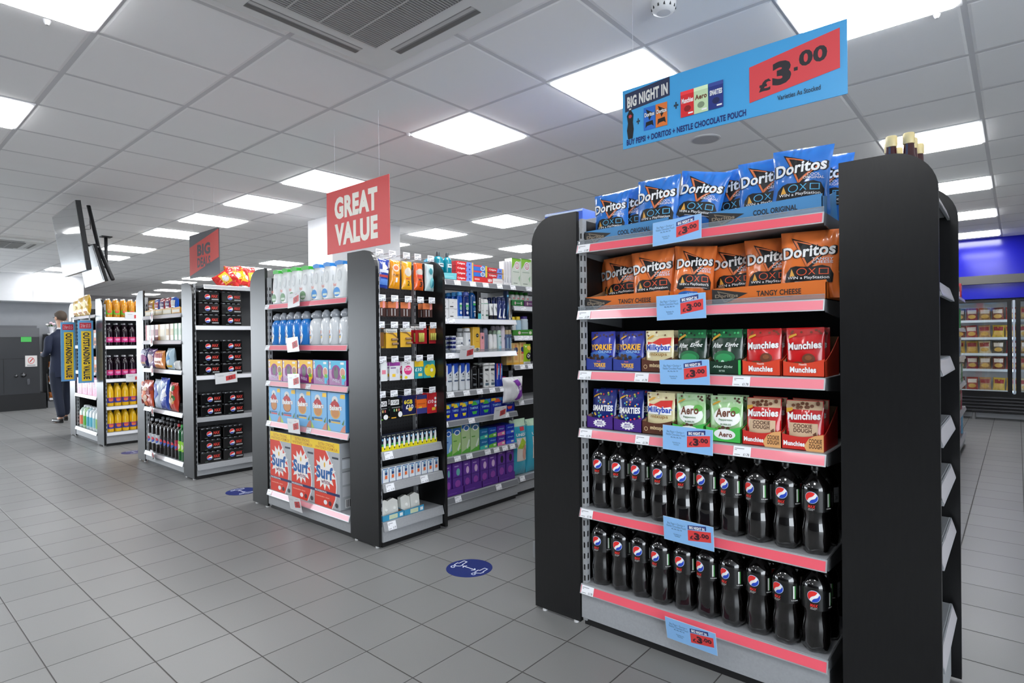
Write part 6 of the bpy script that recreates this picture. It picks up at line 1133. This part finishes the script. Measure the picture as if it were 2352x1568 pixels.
# ================================================================== FREEZER
FY = 11.28
t = empty('freezer_cabinet', (-1.65, FY, 0)); X0 = 0.0
g = G(); W_f = 3.25
g.box(0, .02, .10, W_f, .3, .40, (16, 16, 18)); g.box(0, .05, 1.795, W_f, .31, 1.80, (16, 16, 18)); g.box(0, .295, .4, W_f, .315, 1.80, (205, 208, 210)); g.box(0, .02, .38, .03, .3, 1.80, (16, 16, 18)); g.box(W_f-.03, .02, .38, W_f, .3, 1.80, (16, 16, 18)); g.build('body', t)
g = G()
for i in range(5): z = .125+i*.048; g.extr([(-.0, z), (-.02, z+.012), (-.02, z+.03), (0, z+.034)], .02, W_f-.02, mat((60, 60, 64), .15, coat=1), 'x')
g.build('louvre_grille', t)
g = G(); g.lathe([(.025, 0), (.02, .1)], (120, 120, 122), 12, .1, .1); g.build('foot', t); g = G(); g.lathe([(.025, 0), (.02, .1)], (120, 120, 122), 12, 1.14, .06); g.build('foot', t); g = G(); g.lathe([(.025, 0), (.02, .1)], (120, 120, 122), 12, W_f-.1, .1); g.build('foot', t)
FZ = [.435]+[onY(2280, q, FY+.06)[2] for q in (849, 812.7, 776, 736)]
GLS = bpy.data.materials.new('door_glass'); GLS.use_nodes = True; nt = GLS.node_tree; nt.nodes.clear()
o_ = nt.nodes.new('ShaderNodeOutputMaterial'); mx = nt.nodes.new('ShaderNodeMixShader'); tr_ = nt.nodes.new('ShaderNodeBsdfTransparent'); gl_ = nt.nodes.new('ShaderNodeBsdfGlossy'); gl_.inputs['Roughness'].default_value = .03
mx.inputs[0].default_value = .09; nt.links.new(tr_.outputs[0], mx.inputs[1]); nt.links.new(gl_.outputs[0], mx.inputs[2]); nt.links.new(mx.outputs[0], o_.inputs[0])
LED = mat((215, 235, 255), .5, emit=3.)
for k in range(4):
    d0 = .02+.805*k; d = G()
    a0, a1 = d0, d0+.765
    for (x0, z0, x1, z1) in ((a0, .38, a0+.055, 1.795), (a1-.055, .38, a1, 1.795), (a0+.055, .38, a1-.055, .435), (a0+.055, 1.755, a1-.055, 1.795)): d.box(x0, -.015, z0, x1, .015, z1, mat((14, 14, 16), .3))
    do = d.build('door', t)
    q = G(); q.box(a0+.055, -.002, .435, a1-.055, .002, 1.755, GLS); q.build('glass_pane', do)
    q = G(); q.box(a1-.04, -.035, .9, a1-.02, -.018, 1.25, mat((40, 40, 44), .3)); q.build('handle', do)
    if k < 3: q = G(); q.box(a1+.008, .0, .40, a1+.032, .02, 1.78, mat((190, 200, 215), .3)); q.build('mullion_trim', t)
    q = G(); q.box(a1-.02, .03, .42, a1+.0, .045, 1.77, LED); q.build('light_strip', t)
for z in FZ: g = G(); g.box(.03, .06, z-.02, W_f-.03, .29, z-.004, (200, 205, 210)); g.box(.03, .05, z-.025, W_f-.03, .06, z+.012, mat((215, 228, 235), .35)); g.build('shelf', t)
tag(t, 'black glass fronted freezer cabinet under the blue panels', 'freezer')
fp = [(150, 110, 60), (190, 150, 60), (120, 60, 40), (205, 190, 150), (160, 60, 50), (90, 80, 60), (180, 140, 90), (140, 45, 50), (200, 170, 60)]
for zi, z in enumerate(FZ):
    for i in range(12):
        x = -.92+i*.155
        if x > 1.3: break
        c = fp[(i*2+zi*3) % len(fp)]
        put(('fb', c), bag('frozen_food_bag', .145, .195, .07, c, [('R', .1, .55, .9, .85, (225, 215, 200) if c[0] < 170 else (150, 40, 40)), ('E', .5, .32, .35, .16, (205, 165, 80))], c[0]*.01, .006, L=.03, rough=.4), (x+.08, FY+.14, z+.001), 'frozen food bag, %s on the %s freezer shelf' % (ORD[i], ['lowest', 'second', 'third', 'fourth', 'top'][zi]), 'frozen food', 'frozen food bags', rotz=rr.uniform(-.1, .1), tilt=(-.08, rr.uniform(-.06, .06)))
# ================================================================== LEFT WALL: cash machine, flower stand
t = empty('cash_machine', (-14.93, 2.1, 0)); KB = mat((52, 54, 58), .35)
def kz(px, py): p = onX(px, py, -14.93); return p[1]-2.1, p[2]
yk1 = kz(92, 870)[0]
g = G(); g.box(-.5, -.4, .32, 0, yk1, 1.63, KB); g.build('body', t)
g = G(); g.box(-.5, -.4, 0, .02, yk1+.09, .32, mat((24, 25, 28), .4)); g.build('plinth', t)
g = G(); g.box(-.5, -.4, 1.63, -.1, yk1-.02, 1.68, mat((96, 98, 102), .4)); g.box(-.02, -.4, 1.45, .006, yk1, 1.63, mat((100, 102, 106), .35)); g.build('top_panel', t)
g = G(); g.box(.0, -.4, 1.02, .004, yk1, 1.025, (20, 20, 22)); g.box(0, kz(8, 860)[0], .35, .004, kz(8, 860)[0]+.006, 1.02, (20, 20, 22)); g.build('door_seam', t)
a, b = kz(48, 785), kz(72, 773); g = G(); g.box(.0, a[0], a[1], .006, b[0], b[1], mat((50, 130, 60), .4, emit=.6)); g.build('display', t)
a, b = kz(58, 842), kz(85, 816); g = G(); g.box(.0, a[0], a[1], .005, b[0], b[1], (232, 228, 226)); g.art([('E', .5, .55, .28, .3, (215, 110, 110)), ('E', .5, .55, .22, .24, (232, 228, 226)), ('P', [(.35, .45), (.6, .75), (.68, .7), (.42, .4)], (210, 60, 60)), ('R', .15, .08, .85, .16, (150, 150, 155))], lambda u, v, o: (.005+o, a[0]+u, a[1]+v), b[0]-a[0], b[1]-a[1]); g.build('warning_sign', t)
for px, py, r in ((37, 863, .03), (54, 861, .045)): a = kz(px, py); g = G(); g.tube([(0, a[0], a[1]), (.02, a[0], a[1])], r, mat((26, 26, 28), .3), 16); g.tube([(.02, a[0], a[1]), (.024, a[0], a[1])], r*.5, mat((120, 122, 126), .3), 12); g.build('lock', t)
a = kz(65, 876); g = G(); g.box(0, a[0]-.02, a[1]-.06, .03, a[0]+.02, a[1]+.06, mat((120, 122, 128), .25, metal=.6)); g.build('handle', t)
tag(t, 'dark grey cash machine housing against the far left wall', 'cash machine')
t = empty('flower_stand', (-14.98, 2.82, 0), PI/2)
g = G(); g.box(0, .0, 0, .9, .4, .14, (120, 122, 125)); g.build('base', t)
g = G(); g.box(0, .38, .14, .9, .40, 1.45, (26, 26, 28)); g.build('back_panel', t)
for x in (0, .88): g = G(); g.extr([(0.0, .14), (.38, .14), (.38, 1.50), (.0, 1.50), (-.14, 1.36), (-.1, 1.15), (.1, .7)], x, x+.02, mat((28, 28, 30), .4), 'x'); g.build('side_panel', t)
for z in (.17, .5, .8, 1.1): g = G(); g.box(.02, -.02, z, .88, .37, z+.02, mat((60, 61, 64), .4)); g.box(.02, -.04, z-.01, .88, -.02, z+.035, (225, 226, 230)); g.build('shelf', t)
g = G(); g.box(0, -.05, 1.50, .9, .38, 1.515, (225, 226, 228)); g.build('top_shelf', t)
tag(t, 'black shelved stand behind the person with flowers on top', 'display stand')
def bouquet(c1, c2):
    def f():
        t = empty('flower_bouquet'); g = G(); r_ = random.Random(c1[0])
        g.lathe([(.03, 0), (.045, .08), (.07, .15)], mat((232, 232, 236), .3, alpha=.9), 14); g.build('wrap', t)
        g = G()
        for i in range(26):
            a, e = r_.random()*6.28, r_.random()*.9+.3; d = Vector((math.cos(a)*math.sin(e), math.sin(a)*math.sin(e), math.cos(e))); p = Vector((0, 0, .1)); q = p+d*.15; s_ = d.cross(Vector((0, 0, 1))).normalized()*.012
            g.add([p-s_, p+s_, q], [(0, 1, 2), (2, 1, 0)], (70, 130, 60))
        g.build('leaves', t); g = G()
        for i in range(9):
            a, e = r_.random()*6.28, r_.random()*.8; q = Vector((math.cos(a)*math.sin(e)*.11, math.sin(a)*math.sin(e)*.11, .10+math.cos(e)*.12)); g2 = G()
            g2.lathe([(.004, -.02), (.022, -.008), (.028, .006), (.016, .02), (.004, .024)], (c1, c2)[i % 2], 9, q.x, q.y, q.z); g2.build('flower', t)
        return t
    return f
for i, (dy, c1, c2) in enumerate(((.10, (225, 190, 200), (240, 235, 235)), (.3, (200, 180, 230), (240, 230, 120)), (.5, (235, 235, 240), (150, 140, 210)), (.7, (230, 170, 180), (245, 245, 240)))):
    put('bq%d' % i, bouquet(c1, c2), (-15.10, 2.82+dy, 1.516), 'wrapped flower bouquet on the black stand, %s' % nth(i, 4), 'bouquet', 'flower bouquets')
for i, z in enumerate((.19, .19, .52, .52, .82, .82)):
    put('brd', lambda: bag('bread_bag', .25, .12, .1, (205, 120, 60), [('R', .2, .3, .8, .6, (235, 200, 150))], 1.2, .004, L=.03)(), (-15.12, 2.98+.42*(i % 2), z+.004), 'orange brown packet on the black stand, %s, %s shelf' % (('left', 'right')[i % 2], ['lowest', 'second', 'third'][i//2]), 'packet', 'packets on the stand', rotz=PI/2)
# ================================================================== PERSON
def skin(name, joints, edges, parent, m, sub=2):
    me = bpy.data.meshes.new(name); me.from_pydata([j[0] for j in joints], edges, []); o = bpy.data.objects.new(name, me); COL.objects.link(o); o.parent = parent
    md = o.modifiers.new('s', 'SKIN'); md.use_smooth_shade = True; md.branch_smoothing = .4
    if not me.skin_vertices: me.attributes.new('skin', 'FLOAT', 'POINT')
    for i, (p, r) in enumerate(joints): me.skin_vertices[0].data[i].radius = r if isinstance(r, tuple) else (r, r)
    me.skin_vertices[0].data[0].use_root = True
    sb_ = o.modifiers.new('d', 'SUBSURF'); sb_.levels = sb_.render_levels = sub; me.materials.append(m); return o
def skinmesh(name, joints, edges, parent, m, sub=2):
    # skin layers need the operator-free route: create with bmesh
    import bmesh
    me = bpy.data.meshes.new(name); bm = bmesh.new(); L = bm.verts.layers.skin.verify()
    vs_ = []
    for i, (p, r) in enumerate(joints):
        v = bm.verts.new(p); v[L].radius = r if isinstance(r, tuple) else (r, r); v[L].use_root = (i == 0); vs_.append(v)
    for a, b in edges: bm.edges.new((vs_[a], vs_[b]))
    bm.to_mesh(me); bm.free(); me.materials.append(m)
    o = bpy.data.objects.new(name, me); COL.objects.link(o); o.parent = parent
    md = o.modifiers.new('s', 'SKIN'); md.use_smooth_shade = True; md.branch_smoothing = .5
    sb_ = o.modifiers.new('d', 'SUBSURF'); sb_.levels = sb_.render_levels = sub
    return o
pr = empty('person', (-12.12, 2.47, 0), -1.25)
SK, SUIT = mat((205, 160, 135), .55), noisy_mat('navy_suit', (22, 32, 58), .75, 200, .15)
# facing local -y; +x is the person's left
fa = lambda s_: [((s_*.25, -.36, 1.17), .022)]
J = [((0, .02, .98), (.14, .10)), ((0, .02, 1.2), (.13, .10)), ((0, .03, 1.40), (.10, .07)), ((0, .015, 1.54), .055), ((0, -.005, 1.62), .052), ((0, -.02, 1.70), (.066, .082)), ((0, -.012, 1.78), (.072, .088)), ((0, -.0, 1.835), (.05, .06))]
Ed = [(i, i+1) for i in range(7)]
def limb(pts, root):
    k = len(J); J.extend(pts); Ed.append((root, k)); Ed.extend((k+i, k+i+1) for i in range(len(pts)-1)); return k+len(pts)-1
for s_, fx, fy in ((-1, .02, -.10), (1, -.02, .16)):
    limb([((s_*.10+fx*0, .01, .92), .085), ((s_*.105, fy*.5-.03, .50), .055), ((s_*.11, fy, .10), .036), ((s_*.11, fy-.05, .04), .034), ((s_*.115, fy-.15, .025), .028)], 0)
    h_ = limb([((s_*.175, .04, 1.40), .035), ((s_*.25, .083, 1.18), .034), ((s_*.19, -.16, 1.12), .028), ((s_*.14, -.235, 1.15), (.030, .018)), ], 2)
    for q, (dx, l) in enumerate(((-.022, .06), (-.007, .07), (.008, .068), (.022, .055))):
        limb([((s_*.13+dx, -.265, 1.155+.0), .0085), ((s_*.12+dx, -.265-l*.45, 1.165), .0082), ((s_*.11+dx, -.265-l*.75, 1.15), .007)], h_)
    limb([((s_*.14-s_*.03, -.235, 1.175), .009), ((s_*.09, -.265, 1.185), .008)], h_)
skinmesh('body', J, Ed, pr, SK)
# face: nose, ears, glasses, hair
g = G(); g.grid(lambda a, b: (.013*math.cos(2*PI*a)*(1-b*.7), -.100-.022*(1-b)+.008*math.sin(2*PI*a), 1.70+.045*b), 8, 4, SK); g.build('nose', pr)
for s_ in (-1, 1): g = G(); g.lathe([(.006, -.03), (.014, -.015), (.016, .01), (.010, .03)], SK, 10, 0, 0, 0, sq=1.6); o = g.build('ear', pr); o.location = (s_*.078, .005, 1.725)
g = G(); g.tube([(-.078, -.0, 1.745), (-.07, -.085, 1.748), (-.04, -.108, 1.745), (0, -.112, 1.748), (.04, -.108, 1.745), (.07, -.085, 1.748), (.078, 0, 1.745)], .0035, (30, 28, 28), 6); g.build('glasses', pr)
for s_ in (-1, 1): g = G(); g.lathe([(.004, -.002), (.007, 0), (.004, .002)], (40, 35, 32), 8, s_*.03, -.098, 1.742); g.build('eye', pr)
g = G(); g.box(-.022, -.1, 1.672, .022, -.088, 1.678, (150, 90, 80)); g.build('mouth', pr)
HR = noisy_mat('short_hair', (78, 66, 56), .8, 180, .3, bump=.002)
def hf(a, b):
    th = 2*PI*a; ph = b*PI*.62; k = 1+.02*noise.noise(Vector((math.cos(th)*6, math.sin(th)*6, ph*5)))
    ph *= 1+.22*max(0, math.sin(th)); x, y, z = math.sin(ph)*math.cos(th), math.sin(ph)*math.sin(th), math.cos(ph)
    dz = max(0, -y-.1)*max(0, b-.45)*1.6
    return (x*.082*k, .002+y*.10*k, 1.765+z*.098*k+dz*.12)
g = G(); g.grid(hf, 24, 12, HR); g.build('hair', pr)
# clothes
JR = [(.755, .188, .140, .02), (.90, .180, .134, .02), (1.05, .166, .124, .022), (1.18, .172, .124, .026), (1.32, .200, .130, .03), (1.42, .208, .118, .032), (1.475, .160, .098, .03), (1.51, .105, .078, .026), (1.55, .066, .062, .02)]
def jf(a, b):
    t_ = b*(len(JR)-1); i = min(int(t_), len(JR)-2); k = t_-i; q = [JR[i][n]*(1-k)+JR[i+1][n]*k for n in range(4)]; an = 2*PI*a
    w_ = 1+.012*noise.noise(Vector((math.cos(an)*3, math.sin(an)*3, q[0]*9)))
    return (q[1]*math.cos(an)*w_, q[3]+q[2]*math.sin(an)*w_, q[0])
g = G(); g.grid(jf, 28, 24, SUIT); g.build('jacket', pr)
for s_ in (-1, 1):
    skinmesh('sleeve', [((s_*.165, .035, 1.42), .068), ((s_*.215, .045, 1.38), .066), ((s_*.25, .085, 1.19), .056), ((s_*.222, -.04, 1.135), .050), ((s_*.185, -.17, 1.125), .040)], [(0, 1), (1, 2), (2, 3), (3, 4)], pr, SUIT)
g = G(); g.lathe([(.062, 0), (.066, .02), (.056, .045)], mat((232, 232, 236), .6), 20, 0, .015, 1.53); g.build('shirt_collar', pr)
Jt = [((0, .02, .99), (.13, .10))]; Et = []
for s_, fy in ((-1, -.10), (1, .16)):
    k = len(Jt); Jt += [((s_*.10, .015, .84), .105), ((s_*.108, fy*.5-.02, .50), .078), ((s_*.11, fy+.005, .16), .062), ((s_*.11, fy, .09), .060)]; Et += [(0, k), (k, k+1), (k+1, k+2), (k+2, k+3)]
skinmesh('trousers', Jt, Et, pr, noisy_mat('navy_trousers', (18, 27, 48), .8, 200, .15))
for s_, fy in ((-1, -.10), (1, .16)):
    g = G(); P = [(-.040, 0), (.040, 0)]
    g.grid(lambda a, b: ((.044-.012*abs(b-.35))*math.cos(2*PI*a)*(1 if b > 0 else 0)*min(1, 4*b+.3)*min(1, 4*(1-b)+.25), .06-.29*b, max(0.001, .035+.04*math.sin(2*PI*a)*(1-.45*b))), 14, 10, mat((26, 22, 22), .2, coat=.6)); o = g.build('shoe', pr); o.location = (s_*.11, fy, .004)
g = G(); g.box(-.09, -.345, 1.14, .09, -.337, 1.155, (235, 235, 235)); g.add([(-.10, -.30, 1.19), (.10, -.30, 1.19), (.10, -.42, 1.23), (-.10, -.42, 1.23)], [(0, 1, 2, 3), (3, 2, 1, 0)], (235, 235, 236))
tag(pr, 'person in a navy suit and glasses standing with hands raised, facing left', 'person')
